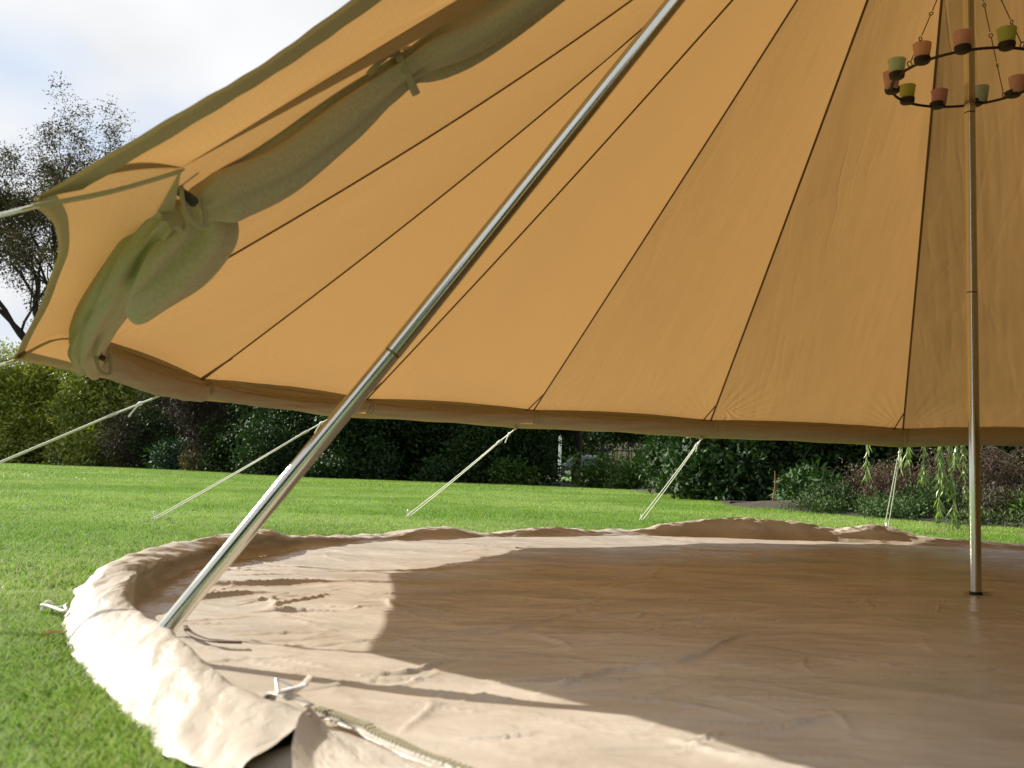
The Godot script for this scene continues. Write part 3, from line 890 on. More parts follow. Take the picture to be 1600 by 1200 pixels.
func build_guys() -> void:
	var where := {-2: "white guy rope at the top left corner of the tent beside the door", -1: "white guy rope running off the low left corner of the eave", 0: "longest white guy rope crossing the leafy green shrub", 1: "white guy rope passing behind the slanting pole", 2: "white guy rope between the slanting pole and the railings", 3: "steep white guy rope in front of the big leaved bush", 4: "near vertical white guy rope beside the hanging willow twigs"}
	var pegs := {-2: "guy rope from the corner by the door", -1: "guy rope off the low left eave corner", 0: "guy rope crossing the leafy green shrub", 1: "guy rope behind the slanting pole", 2: "guy rope left of the railings", 3: "steep guy rope before the big leaved bush", 4: "near vertical guy rope beside the willow twigs"}
	for k in range(-2, 5):
		var o := outer(k)
		var top := pol(corner_az(k), o.x - 0.01, o.y - 0.004)
		var far: float = {-2: 3.9, -1: 4.0, 4: 4.1}.get(k, 4.06)
		var foot := pol(seam_az(k), far, 0.03)
		var g := thing("guy_rope", where[k], "guy rope", foot, "guy ropes round the tent")
		var a := top - foot
		var d := a.normalized()
		var side := d.cross(Vector3.UP).normalized()
		var l := a.length()
		var slide := a - d * (0.20 if k != 3 else 0.12)
		var knot := a - d * 0.08
		var one := MB.new()
		one.tube(PackedVector3Array([a + d * 0.0, a - d * 0.02, slide]), 0.0034, 8)
		part("upper_rope", one, M.rope, g)
		for s in [-1.0, 1.0]:
			var q := PackedVector3Array()
			for i in 13:
				var u := i / 12.0
				q.append(slide.lerp(Vector3(0, -0.012, 0), u) + side * s * (0.004 + 0.009 * u) + Vector3(0, -0.006 * sin(PI * u), 0))
			part("rope", MB.new().tube(q, 0.0030, 8), M.rope, g)
		var sl := MB.new()
		var b := Basis(d, side.cross(d).normalized(), -side)
		sl.box(slide + d * 0.004, Vector3(0.019, 0.004, 0.008), Basis(d, side.cross(d), side))
		part("slider", sl, M.slider, g)
		var kn := MB.new().sweep(PackedVector3Array([knot - d * 0.012, knot - d * 0.006, knot, knot + d * 0.006, knot + d * 0.012]), 10, func(aa: float, s: float) -> Vector2: return Vector2(cos(aa), sin(aa)) * (0.003 + 0.005 * sin(PI * s)))
		kn.tube(bezier(PackedVector3Array([knot, knot - d * 0.022 - Vector3(0, 0.012, 0), knot - d * 0.045 - Vector3(0, 0.032, 0)]), 8), 0.0032, 7)
		part("knot", kn, M.rope, g)
		var band := MB.new().ribbon(PackedVector3Array([a + d * 0.012, a - d * 0.025]), Vector3.UP, 0.018, 0.003)
		part("corner_tab", band, M.canvas_double, g)
		var peg := thing("tent_peg", "steel tent peg at the foot of the %s" % pegs[k], "tent peg", foot, "tent pegs")
		var lean := (Vector3(C.x - foot.x, 0, C.z - foot.z).normalized() * -0.5 + Vector3.UP).normalized()
		part("shaft", MB.new().bar(-lean * 0.12, lean * 0.025, 0.0035, 10), M.steel, peg)
		part("hook", MB.new().tube(bezier(PackedVector3Array([lean * 0.022, lean * 0.030 + Vector3(0.004, 0, 0), lean * 0.027 + Vector3(0.012, 0, 0.002), lean * 0.014 + Vector3(0.014, 0, 0.003)]), 10), 0.0028, 8), M.steel, peg)
	var p2 := thing("tent_peg", "pale bent peg stuck in the grass left of the groundsheet corner", "tent peg", Vector3(-0.955, 0, -2.035), "tent pegs")
	part("shaft", MB.new().bar(Vector3(0.005, -0.1, 0.0), Vector3(0.012, 0.028, 0), 0.004, 10), M.steel, p2)
	part("hook", MB.new().tube(bezier(PackedVector3Array([Vector3(0.012, 0.028, 0), Vector3(0.008, 0.036, 0.002), Vector3(0.0, 0.034, 0.004), Vector3(-0.006, 0.018, 0.004)]), 12), 0.0035, 8), M.white_cord, p2)


# ---------------------------------------------------------------- hanging ring of candle cups

func build_ring() -> void:
	var y0 := 1.56
	var rr := 0.22
	var h := thing("hanging_candle_ring", "dark iron ring hung on chains round the centre pole", "candle ring", C + Vector3(0, y0, 0))
	part("ring", MB.new().ring(Vector3.ZERO, Vector3.UP, rr, 0.0042, 72, 10), M.iron, h)
	var holder := PackedVector2Array([Vector2(0.002, -0.004), Vector2(0.018, -0.004), Vector2(0.0215, -0.001), Vector2(0.0235, 0.012), Vector2(0.0225, 0.013), Vector2(0.0205, 0.002), Vector2(0.002, 0.001)])
	for i in 12:
		var a := deg_to_rad(30.0 * i)
		part("cup_holder", MB.new().lathe(Vector3(cos(a) * rr, 0, sin(a) * rr), holder, 28), M.iron, h)
	for q in [78.0, 162.0, 322.0]:
		var a := deg_to_rad(q)
		var low := Vector3(cos(a) * rr, 0.012, sin(a) * rr)
		var up := Vector3(cos(a) * 0.02, 0.44, sin(a) * 0.02)
		var ch := MB.new()
		var d := (up - low).normalized()
		ch.ring(low, d.cross(Vector3.UP).normalized(), 0.008, 0.0016, 16, 6)
		var links := 5
		for j in links:
			var s0 := low.lerp(up, (j + 0.0) / links) + d * 0.011
			var s1 := low.lerp(up, (j + 1.0) / links) - d * 0.006
			ch.bar(s0, s1, 0.0015, 6)
			ch.ring(s1 + d * 0.005, d.cross(Vector3(cos(a + j), 0.2, sin(a + j))).normalized(), 0.0055, 0.0015, 12, 6)
		part("chain", ch, M.iron, h)
	part("hook_collar", MB.new().ring(Vector3(0, 0.445, 0), Vector3.UP, 0.021, 0.004, 20, 8), M.iron, h)
	# the glass cups, each a thing that stands in its holder
	var tint := {"green": Color(0.52, 0.57, 0.17), "pink": Color(0.74, 0.50, 0.47), "peach": Color(0.78, 0.54, 0.42), "mint": Color(0.58, 0.69, 0.58), "purple": Color(0.58, 0.35, 0.41), "blue": Color(0.48, 0.58, 0.56)}
	var seats := [[0, "pink", ""], [30, "mint", ""], [60, "purple", ""], [90, "green", "olive green frosted glass candle cup at the front of the ring, right of the pole"], [120, "pink", "pink frosted glass candle cup at the front of the ring, touching the pole's left edge"], [150, "peach", "peach frosted glass candle cup at the front left of the ring under the left chain"],
		[180, "mint", "mint frosted glass candle cup at the far left of the ring"], [205, "pink", "pink frosted glass candle cup tucked behind the mint cup on the left"], [240, "green", "yellow green frosted glass candle cup at the back left of the ring"], [272, "purple", "mauve frosted glass candle cup at the back of the ring left of the pole"], [304, "blue", "grey blue frosted glass candle cup half hidden behind the pole"], [334, "pink", "salmon pink frosted glass candle cup at the back right of the ring"]]
	var prof := PackedVector2Array([Vector2(0.002, 0.003), Vector2(0.017, 0.003), Vector2(0.0195, 0.006), Vector2(0.0215, 0.02), Vector2(0.0262, 0.052), Vector2(0.0268, 0.0535), Vector2(0.0262, 0.054), Vector2(0.0243, 0.052), Vector2(0.0195, 0.02), Vector2(0.0175, 0.008), Vector2(0.002, 0.007)])
	for s in seats:
		if s[2] == "":
			continue
		var a := deg_to_rad(s[0])
		var c := thing("candle_cup", s[2], "candle cup", C + Vector3(cos(a) * rr, y0, sin(a) * rr), "frosted glass candle cups on the iron ring")
		var col: Color = tint[s[1]]
		part("glass", MB.new().lathe(Vector3.ZERO, prof, 32), mat(col, 0.55, {"backlight_enabled": true, "backlight": (col * 1.1).linear_to_srgb(), "cull_mode": BaseMaterial3D.CULL_BACK}), c)
		part("tealight", MB.new().lathe(Vector3.ZERO, PackedVector2Array([Vector2(0.001, 0.021), Vector2(0.0165, 0.0205), Vector2(0.0178, 0.022), Vector2(0.0178, 0.009), Vector2(0.001, 0.008)]), 20), M.white_cord, c)


# ---------------------------------------------------------------- lawn and grass

func far_edge(x: float) -> float:       # z of the lawn's far edge
	var e := [[-60.0, -62.0], [-26.0, -46.0], [-17.0, -37.0], [-12.0, -33.0], [-6.5, -25.2], [-2.8, -22.2], [0.0, -21.6], [2.55, -18.9], [2.8, -12.8], [2.9, -9.9], [3.2, -9.0], [3.75, -8.0], [4.3, -6.9], [8.0, -5.5], [30.0, -3.0]]
	for i in e.size() - 1:
		if x <= e[i + 1][0]:
			return lerpf(e[i][1], e[i + 1][1], clampf((x - e[i][0]) / (e[i + 1][0] - e[i][0]), 0.0, 1.0))
	return -3.0


func on_lawn(x: float, z: float) -> bool:
	return z > far_edge(x) + 0.25 * sin(x * 2.1) + 0.1 * sin(x * 9.0)


func tuft(s: int, blades: int, spread: float, tall: float, wide: float, segs: int) -> ArrayMesh:
	var r := RandomNumberGenerator.new()
	r.seed = s
	var mb := MB.new()
	for i in blades:
		var a := r.randf() * TAU
		var d := spread * sqrt(r.randf())
		var base := Vector3(cos(a) * d, -0.004, sin(a) * d)
		var b := r.randf() * TAU
		var out := Vector3(cos(b), 0, sin(b))
		var side := Vector3(-sin(b + r.randf_range(-0.6, 0.6)), 0, cos(b))
		var h := tall * r.randf_range(0.45, 1.15)
		var bend := h * r.randf_range(0.3, 1.6)
		var w := wide * r.randf_range(0.7, 1.2)
		var o := mb.v.size()
		for j in segs + 1:
			var u := float(j) / segs
			var q := base + out * bend * u * u + Vector3(0, h * (u - 0.25 * u * u * bend / h), 0)
			var nn := (Vector3.UP * (0.35 + u) - out * 0.6 * (1.0 - u) + Vector3(0, 0.2, 0)).normalized()
			var hw := w * 0.5 * (1.0 - 0.75 * pow(u, 1.5))
			if j == segs:
				mb.v.append(q)
				mb.n.append(nn)
				mb.t.append(Vector2(0.5, u))
			else:
				mb.v.append_array([q - side * hw, q + side * hw])
				mb.n.append_array([nn, nn])
				mb.t.append_array([Vector2(0, u), Vector2(1, u)])
		for j in segs:
			var k := o + j * 2
			var quad := [k, k + 1, k + 2] if j == segs - 1 else [k, k + 1, k + 2, k + 1, k + 3, k + 2]
			# turn each face to agree with its normal
			for f in range(0, quad.size(), 3):
				var p0 := mb.v[quad[f]]
				var cr := (mb.v[quad[f + 1]] - p0).cross(mb.v[quad[f + 2]] - p0)
				if cr.dot(mb.n[quad[f]]) > 0.0:
					mb.ix.append_array([quad[f], quad[f + 2], quad[f + 1]])
				else:
					mb.ix.append_array([quad[f], quad[f + 1], quad[f + 2]])
	return mb.mesh()


func multi(called: String, mesh: Mesh, m: Material, xf: Array, cols: PackedColorArray, parent: Node3D) -> MultiMeshInstance3D:
	var mm := MultiMesh.new()
	mm.transform_format = MultiMesh.TRANSFORM_3D
	mm.use_colors = true
	mm.mesh = mesh
	mm.instance_count = xf.size()
	for i in xf.size():
		mm.set_instance_transform(i, xf[i])
		mm.set_instance_color(i, cols[i])
	var o := MultiMeshInstance3D.new()
	o.multimesh = mm
	o.material_override = m
	var k := 0
	var nm := called
	while parent.has_node(nm):
		k += 1
		nm = "%s_%03d" % [called, k]
	o.name = nm
	parent.add_child(o, true)
	return o


func build_lawn() -> void:
	var ln := noise(71, 1.0)
	structure("lawn", MB.new().grid(40, 40, func(u: float, s: float) -> Vector3:
		var x := pow(absf(u - 0.5) * 2.0, 3.0) * signf(u - 0.5) * 700.0
		var z := pow(absf(s - 0.5) * 2.0, 3.0) * signf(s - 0.5) * 700.0 - 3.0
		return Vector3(x, -0.002, z), 1.0, 1.0, true), M.lawn)
	# bare soil under the hedge and in the bed on the right
	structure("soil", MB.new().grid(120, 10, func(u: float, s: float) -> Vector3:
		var x := lerpf(-45.0, 26.0, u)
		var z := far_edge(x) + 0.1 * sin(x * 3.1)
		return Vector3(x, 0.006 + 0.05 * s, z - s * 9.0), 1.0, 1.0, false), M.soil)
	var g := Node3D.new()
	g.name = "grass"
	add_child(g, true)
	g.set_meta("label", "short sunlit green lawn grass around the tent")
	g.set_meta("category", "grass")
	g.set_meta("kind", "stuff")
	var patch := noise(72, 0.35, FastNoiseLite.TYPE_SIMPLEX_SMOOTH, 3)
	var zones := [
		[0.7, 2.6, 34000, 0.024, 14, 0.026, 0.0030, 3, 3],
		[2.6, 6.5, 52000, 0.042, 16, 0.028, 0.0040, 2, 3],
		[6.5, 15.0, 60000, 0.09, 22, 0.032, 0.0070, 1, 2],
		[15.0, 48.0, 70000, 0.25, 26, 0.042, 0.018, 1, 2],
	]
	for zi in zones.size():
		var q: Array = zones[zi]
		for variant in q[8]:
			var mesh := tuft(100 + zi * 10 + variant, q[4], q[3], q[5], q[6], q[7])
			var xf := []
			var cols := PackedColorArray()
			var want: int = q[2] / q[8]
			var tries := 0
			while xf.size() < want and tries < want * 6:
				tries += 1
				var d: float = sqrt(rng.randf_range(q[0] * q[0], q[1] * q[1]))
				var a := deg_to_rad(rng.randf_range(-44.0, 40.0 if zi else 12.0))
				var x := d * sin(a)
				var z := -d * cos(a)
				var tr := Vector2(x - C.x, z - C.z)
				var rim: float = 2.40
				if tr.length() < rim or not on_lawn(x, z):
					continue
				var sc := rng.randf_range(0.7, 1.25) * (1.0 + 0.25 * patch.get_noise_2d(x * 3.0, z * 3.0))
				var b := Basis(Vector3.UP, rng.randf() * TAU).scaled(Vector3(1.0, sc, 1.0))
				xf.append(Transform3D(b, Vector3(x, 0.0, z)))
				var pn := patch.get_noise_2d(x, z)
				var c := Color(0.21, 0.33, 0.04).lerp(Color(0.37, 0.46, 0.13), clampf(0.5 + pn * 1.5 + rng.randf_range(-0.35, 0.35), 0.0, 1.0))
				var kind := rng.randf()
				if kind < 0.05 + 0.12 * clampf(patch.get_noise_2d(x * 0.7 + 50.0, z * 0.7) * 3.0 - 0.4, 0.0, 1.0):
					c = Color(0.22, 0.20, 0.10)
				elif kind < 0.17:
					c = Color(0.34, 0.42, 0.20)
				elif kind < 0.27:
					c = Color(0.05, 0.13, 0.015)
				cols.append(c)
			var o := multi("grass_tuft", mesh, M.blade, xf, cols, g)
			o.set_meta("kind", "stuff")
	# fallen leaves on the lawn
	var fallen := [[-0.99, -2.33, 0.028, Color(0.16, 0.075, 0.02), "curled brown fallen leaf on the grass left of the groundsheet"], [-0.785, -1.70, 0.032, Color(0.42, 0.30, 0.15), "pale tan fallen leaf at the near edge of the groundsheet"], [-7.4, -13.0, 0.10, Color(0.05, 0.03, 0.02), "small dark fallen leaf far out on the lawn at left"], [-1.75, -5.0, 0.06, Color(0.55, 0.5, 0.38), "whitish fallen leaf on the lawn behind the slanting pole"]]
	for q in fallen:
		var l := thing("fallen_leaf", q[4], "leaf", Vector3(q[0], 0.03, q[1]), "leaves fallen on the lawn")
		var s: float = q[2]
		part("blade", MB.new().grid(6, 8, func(u: float, t: float) -> Vector3:
			var w := s * 0.55 * sin(PI * clampf(t, 0.04, 0.98)) * (u - 0.5)
			return Vector3(w + 0.1 * s * t, 0.25 * s * (pow(absf(u - 0.5) * 2.0, 2.0) * 0.5 + sin(t * 4.0) * 0.3), (t - 0.5) * s), 1.0, 1.0, true), mat(q[3], 0.7), l)
		part("stalk", MB.new().bar(Vector3(0, 0.0, -0.5 * s), Vector3(-0.1 * s, 0.12 * s, -0.85 * s), 0.001 + s * 0.01, 5), mat(q[3] * 0.7, 0.8), l)
		l.rotation.y = q[0] * 9.0


# ---------------------------------------------------------------- shrubs and trees

func clump(s: int, leaves: int, radius: float, length: float, width: float, droop := 0.0) -> ArrayMesh:
	var r := RandomNumberGenerator.new()
	r.seed = s
	var mb := MB.new()
	for i in leaves:
		var d := Vector3(r.randfn(), r.randfn(), r.randfn()).normalized()
		var base := d * radius * pow(r.randf(), 0.45)
		var dir := (d + Vector3(r.randfn(), r.randfn() - droop, r.randfn()) * 0.6).normalized()
		var side := dir.cross(Vector3(r.randfn() * 0.4, 1.0, r.randfn() * 0.4)).normalized()
		mb.leaf(base, dir, side, length * r.randf_range(0.6, 1.2), width * r.randf_range(0.7, 1.2))
	return mb.mesh()


func limb(mb: MB, a: Vector3, dir: Vector3, length: float, r0: float, depth: int, rg: RandomNumberGenerator, tips: PackedVector3Array, kids := 3, spread := 0.75, lift := 0.12) -> void:
	var path := PackedVector3Array([a])
	var d := dir
	var steps := 5
	for i in steps:
		d = (d + Vector3(rg.randfn(), rg.randfn() * 0.6, rg.randfn()) * 0.16 + Vector3(0, lift * 0.3, 0)).normalized()
		path.append(path[-1] + d * length / steps)
	var r1 := r0 * (0.62 if depth > 0 else 0.3)
	mb.tube(path, r0, 9 if r0 > 0.06 else (5 if r0 > 0.012 else 3), r1)
	if depth == 0:
		tips.append(path[-1])
		tips.append(path[3])
		return
	for i in kids + (1 if rg.randf() < 0.4 else 0):
		var s := rg.randf_range(0.45, 1.0) if i else 1.0
		var b := path[mini(int(s * steps), steps)]
		var nd := (d + Vector3(rg.randfn(), rg.randfn() * 0.8, rg.randfn()).normalized() * spread + Vector3(0, lift, 0)).normalized()
		limb(mb, b, nd, length * rg.randf_range(0.6, 0.85), r1 * rg.randf_range(0.6, 0.95), depth - 1, rg, tips, kids, spread, lift)


func shrub(called: String, label: String, category: String, at: Vector3, size: Vector3, count: int, mesh: Mesh, c0: Color, c1: Color, seed_: int, group := "", low := 0.0, stem_r := 0.03, stems := 6) -> Node3D:
	var t := thing(called, label, category, at, group)
	var r := RandomNumberGenerator.new()
	r.seed = seed_
	var lobes := []
	for i in 11:
		var a := r.randf() * TAU
		var h := lerpf(low + 0.18, 0.86, r.randf()) if i > 3 else low + 0.14
		var reach := sqrt(clampf(1.0 - pow((h - 0.45) / 0.62, 2.0), 0.05, 1.0)) * r.randf_range(0.3, 0.8)
		lobes.append([Vector3(cos(a) * reach * size.x * 0.5, h * size.y, sin(a) * reach * size.z * 0.5), r.randf_range(0.22, 0.4)])
	lobes.append([Vector3(0, size.y * 0.5, 0), 0.45])
	var wood := MB.new()
	for i in stems:
		var a := TAU * i / stems + r.randf()
		var foot := Vector3(cos(a) * size.x * 0.06, -0.05, sin(a) * size.z * 0.06)
		var l: Array = lobes[i % lobes.size()]
		var top: Vector3 = l[0]
		wood.tube(bezier(PackedVector3Array([foot, foot.lerp(top, 0.4) + Vector3(r.randfn(), 0, r.randfn()) * 0.06 * size.x, top]), 8), stem_r, 7, stem_r * 0.3)
	part("stem", wood, M.bark, t)
	var xf := []
	var cols := PackedColorArray()
	for i in count:
		var l: Array = lobes[r.randi() % lobes.size()]
		var d := Vector3(r.randfn(), r.randfn(), r.randfn()).normalized() * pow(r.randf(), 0.4)
		var q: Vector3 = (l[0] as Vector3) + d * (l[1] as float) * Vector3(size.x, size.y, size.z) * 0.75
		if q.y < low * size.y + 0.03 or q.y > size.y * 1.08:
			continue
		var s := r.randf_range(0.7, 1.3)
		xf.append(Transform3D(Basis(Vector3(r.randfn(), r.randfn(), r.randfn()).normalized(), r.randf() * TAU).scaled(Vector3(s, s, s)), q))
		cols.append(c0.lerp(c1, r.randf()))
	multi("foliage", mesh, M.leaf_light if called == "leafy_shrub" else M.leaf, xf, cols, t).set_meta("kind", "stuff")
	return t


func build_plants() -> void:
	var small := clump(201, 16, 0.20, 0.11, 0.05)
	var dense := clump(202, 18, 0.22, 0.10, 0.055)
	var big := clump(203, 9, 0.13, 0.10, 0.05, 0.4)
	var fine := clump(204, 16, 0.10, 0.035, 0.016)
	var needle := clump(205, 34, 0.25, 0.13, 0.012)
	var dk0 := Color(0.016, 0.035, 0.012)
	var dk1 := Color(0.035, 0.075, 0.02)
	# far left
	shrub("leafy_shrub", "bright yellow green leafy shrub at the left end of the hedge", "shrub", Vector3(-18.2, 0, -38.0), Vector3(8.2, 4.3, 3.5), 3000, clump(206, 18, 0.26, 0.17, 0.075), Color(0.20, 0.24, 0.04), Color(0.40, 0.40, 0.09), 301)
	shrub("leafy_shrub", "lower yellow green leafy shrub right of the bright one, below the eave", "shrub", Vector3(-14.2, 0, -35.6), Vector3(5.6, 4.2, 3.2), 2400, clump(207, 18, 0.26, 0.16, 0.07), Color(0.17, 0.21, 0.04), Color(0.33, 0.34, 0.08), 302)
	shrub("evergreen_tree", "dark evergreen tree behind the bright shrub at the left edge", "tree", Vector3(-28.5, 0, -52.0), Vector3(9.0, 6.4, 5.0), 2600, clump(208, 20, 0.36, 0.2, 0.06), dk0, Color(0.03, 0.06, 0.028), 303, "", 0.0, 0.12)
	shrub("evergreen_tree", "second dark evergreen tree behind the shrubs, under the tent corner", "tree", Vector3(-21.0, 0, -54.0), Vector3(11.0, 6.0, 5.0), 2600, clump(209, 20, 0.36, 0.2, 0.06), dk0, Color(0.028, 0.05, 0.022), 304, "", 0.0, 0.12)
	# brown stretch of hedge
	for q in [[-11.6, -32.6, 5.4, 4.2, 305, "dusky brown twiggy hedge shrub next to the yellow green shrubs"], [-8.3, -28.4, 4.6, 4.0, 306, "dusky brown twiggy hedge shrub left of the slanting pole"]]:
		shrub("twiggy_shrub", q[5], "shrub", Vector3(q[0], 0, q[1] - 1.2), Vector3(q[2], q[3], 3.0), 3000, needle, Color(0.022, 0.016, 0.013), Color(0.05, 0.035, 0.028), q[4])
	# dark green middle stretch
	var mids := [[-5.6, -25.6, 3.8, 4.2, 307, "dark glossy hedge shrub just right of the slanting pole"], [-2.9, -23.8, 3.6, 4.2, 308, "dark hedge shrub behind the middle guy rope"], [-0.6, -23.4, 3.4, 3.8, 309, "dark hedge shrub left of the white post"], [-7.0, -28.5, 4.0, 5.0, 310, "tall dark shrub in the second row behind the slanting pole"], [-10.5, -33.5, 6.0, 5.5, 345, "tall dark shrub in the second row behind the brown hedge"], [-15.5, -39.5, 6.0, 5.0, 346, "tall dark shrub in the second row behind the green shrubs"], [-4.0, -26.6, 4.4, 5.0, 348, "dark shrub in the second row right of the slanting pole"], [-1.8, -27.0, 5.0, 5.5, 311, "tall dark shrub in the second row behind the middle guy rope"]]
	for q in mids:
		shrub("hedge_shrub", q[5], "shrub", Vector3(q[0], 0, q[1]), Vector3(q[2], q[3], 2.8), 2600, dense, dk0, dk1, q[4], "dark shrubs of the hedge")
	shrub("hedge_shrub", "dark high crowned shrub above the white post in the hedge gap", "shrub", Vector3(1.2, 0, -29.5), Vector3(4.2, 5.5, 2.8), 2600, dense, dk0, dk1, 347, "dark shrubs of the hedge", 0.27)
	shrub("hedge_shrub", "dark high crowned shrub above the railings in the hedge gap", "shrub", Vector3(3.5, 0, -27.5), Vector3(3.0, 5.0, 2.6), 1500, dense, dk0, dk1, 349, "dark shrubs of the hedge", 0.25)
	# right hand bushes with larger leaves
	var rights := [[3.1, -13.9, 2.4, 2.6, 312, "big leaved green bush behind the steep guy rope"], [4.6, -13.4, 2.6, 2.6, 313, "big leaved dark bush above the bare soil"], [6.4, -13.4, 2.8, 2.8, 314, "dark bush left of the hanging willow twigs"], [8.6, -13.2, 3.0, 3.0, 315, "dark bush behind the hanging willow twigs"], [10.6, -13.0, 3.0, 3.2, 316, "dark bush right of the centre pole"], [4.0, -16.5, 4.0, 3.6, 317, "tall dark bush in the second row behind the bare soil"], [8.4, -16.5, 4.6, 4.0, 318, "tall dark bush in the second row behind the centre pole"]]
	for q in rights:
		shrub("broadleaf_bush", q[5], "bush", Vector3(q[0], 0, q[1]), Vector3(q[2], q[3], 2.0), 2600, big, Color(0.018, 0.04, 0.014), Color(0.06, 0.115, 0.035), q[4], "broad leaved bushes on the right")
	# small plants at the foot of the hedge
	var feet := [[-3.4, -22.6, 1.8, 1.1, 360, Color(0.03, 0.065, 0.022), "low dark shrub filling the hedge foot left of the middle guy rope"], [-5.6, -24.3, 1.8, 1.2, 361, Color(0.03, 0.06, 0.02), "low dark shrub filling the hedge foot right of the slanting pole"], [-0.9, -22.4, 1.6, 1.0, 362, Color(0.035, 0.07, 0.022), "low dark shrub filling the hedge foot right of the middle guy rope"], [3.2, -13.0, 1.2, 0.8, 363, Color(0.04, 0.08, 0.03), "low green shrub at the foot of the big leaved bush"], [-11.0, -31.0, 1.0, 1.1, 320, Color(0.05, 0.10, 0.06), "upright grey green plant at the foot of the brown hedge"], [-9.6, -29.6, 1.0, 0.6, 321, Color(0.17, 0.14, 0.06), "tan dry plant at the foot of the brown hedge"], [0.1, -21.9, 1.0, 0.6, 322, Color(0.08, 0.15, 0.03), "light green weed clump left of the white post"], [1.9, -21.3, 1.7, 0.72, 323, Color(0.09, 0.17, 0.03), "light green weed clump below the parked car"], [2.55, -20.4, 0.8, 0.5, 324, Color(0.07, 0.13, 0.03), "light green weed clump at the foot of the railings"], [-4.3, -23.0, 1.6, 0.5, 325, Color(0.03, 0.07, 0.025), "low dark weed clump right of the slanting pole"], [-1.6, -22.3, 1.6, 0.5, 326, Color(0.035, 0.075, 0.025), "low dark weed clump near the middle guy rope"], [3.55, -11.4, 0.7, 0.35, 327, Color(0.05, 0.10, 0.03), "low green weed clump behind the bare soil"]]
	for q in feet:
		shrub("weed_clump", q[6], "plant", Vector3(q[0], 0, q[1]), Vector3(q[2], q[3], 0.8), 130, small, (q[5] as Color) * 0.7, q[5], q[4], "weeds at the foot of the hedge", 0.0, 0.008, 5)
	# bed on the right
	var bed := [[3.42, -8.75, 0.8, 0.13, 370, Color(0.06, 0.11, 0.03), "low green plant on the lawn edge left of the last guy rope"], [3.95, -7.85, 0.9, 0.12, 371, Color(0.07, 0.10, 0.035), "low green plant on the lawn edge under the left willow twigs"], [4.35, -7.1, 0.8, 0.12, 372, Color(0.06, 0.10, 0.03), "low green plant on the lawn edge right beside the centre pole"], [5.0, -6.8, 1.0, 0.13, 373, Color(0.06, 0.11, 0.03), "low green plant on the lawn edge under the right willow twigs"], [5.9, -6.5, 1.0, 0.14, 374, Color(0.06, 0.10, 0.03), "low green plant on the lawn edge beyond the right willow twigs"], [3.12, -9.7, 0.7, 0.10, 375, Color(0.06, 0.10, 0.03), "tiny green plant on the lawn edge before the bare soil"], [3.9, -9.3, 1.1, 0.34, 330, Color(0.055, 0.10, 0.03), "low green ground plant at the left end of the bed"], [4.5, -8.9, 1.2, 0.36, 331, Color(0.085, 0.075, 0.05), "low dry greyish plant in the bed beside the last guy rope"], [4.75, -8.4, 0.9, 0.30, 332, Color(0.09, 0.16, 0.03), "fresh green plant in the bed below the willow twigs"], [5.3, -8.6, 1.2, 0.40, 333, Color(0.05, 0.09, 0.03), "low green plant in the bed behind the centre pole"], [5.6, -7.7, 1.0, 0.35, 334, Color(0.07, 0.07, 0.045), "low dry plant in the bed at the right edge"], [6.3, -8.3, 1.4, 0.45, 335, Color(0.05, 0.09, 0.03), "green plant at the far right of the bed"], [3.5, -10.2, 0.8, 0.25, 336, Color(0.05, 0.09, 0.03), "small green plant by the bare soil"]]
	for q in bed:
		shrub("bed_plant", q[6], "plant", Vector3(q[0], 0, q[1]), Vector3(q[2], q[3], 0.9), 420 if q[3] > 0.2 else 150, fine, (q[5] as Color) * 0.6, (q[5] as Color) * 1.2, q[4], "low plants in the bed", 0.0, 0.005, 6)
	# brown bramble thickets
	for q in [[4.75, -9.9, 0.9, 0.7, 340, "reddish brown bramble thicket left of the centre pole"], [5.7, -9.6, 1.3, 0.95, 341, "reddish brown bramble thicket right of the centre pole"], [4.05, -10.3, 0.8, 0.5, 342, "small brown bramble beside the last guy rope"]]:
		var r := RandomNumberGenerator.new()
		r.seed = q[4]
		var b := thing("bramble", q[5], "bramble", Vector3(q[0], 0, q[1]), "brown brambles in the bed")
		var mb := MB.new()
		for i in 130:
			var a := r.randf() * TAU
			var foot: Vector3 = Vector3(cos(a), 0, sin(a)) * r.randf() * 0.35 * q[2]
			var tip: Vector3 = foot + Vector3(r.randfn() * 0.3 * q[2], q[3] * r.randf_range(0.4, 1.05), r.randfn() * 0.25 * q[2])
			var over: Vector3 = tip + Vector3(r.randfn() * 0.16, -0.05 - 0.25 * r.randf() * q[3], r.randfn() * 0.16)
			mb.tube(bezier(PackedVector3Array([foot, foot.lerp(tip, 0.5) + Vector3(r.randfn(), 0.5, r.randfn()) * 0.06, tip, over]), 9), 0.005, 4, 0.0015)
		part("cane", mb, M.twig, b)
		var xf := []
		var cols := PackedColorArray()
		for i in 260:
			xf.append(Transform3D(Basis(Vector3(r.randfn(), r.randfn(), r.randfn()).normalized(), r.randf() * TAU), Vector3(r.randfn() * 0.28 * q[2], q[3] * r.randf(), r.randfn() * 0.22)))
			cols.append(Color(0.08, 0.058, 0.038).lerp(Color(0.14, 0.11, 0.07), r.randf()))
		multi("dry_leaves", fine, M.leaf, xf, cols, b).set_meta("kind", "stuff")
	# sapling
	var sp := thing("sapling", "thin reddish sapling stem standing in the bare soil", "sapling", Vector3(2.95, 0, -10.8))
	part("stem", MB.new().tube(bezier(PackedVector3Array([Vector3(0, -0.05, 0), Vector3(0.01, 0.12, 0), Vector3(0.03, 0.27, 0.0), Vector3(0.025, 0.42, 0)]), 10), 0.011, 8, 0.006), mat(Color(0.22, 0.09, 0.04), 0.8), sp)
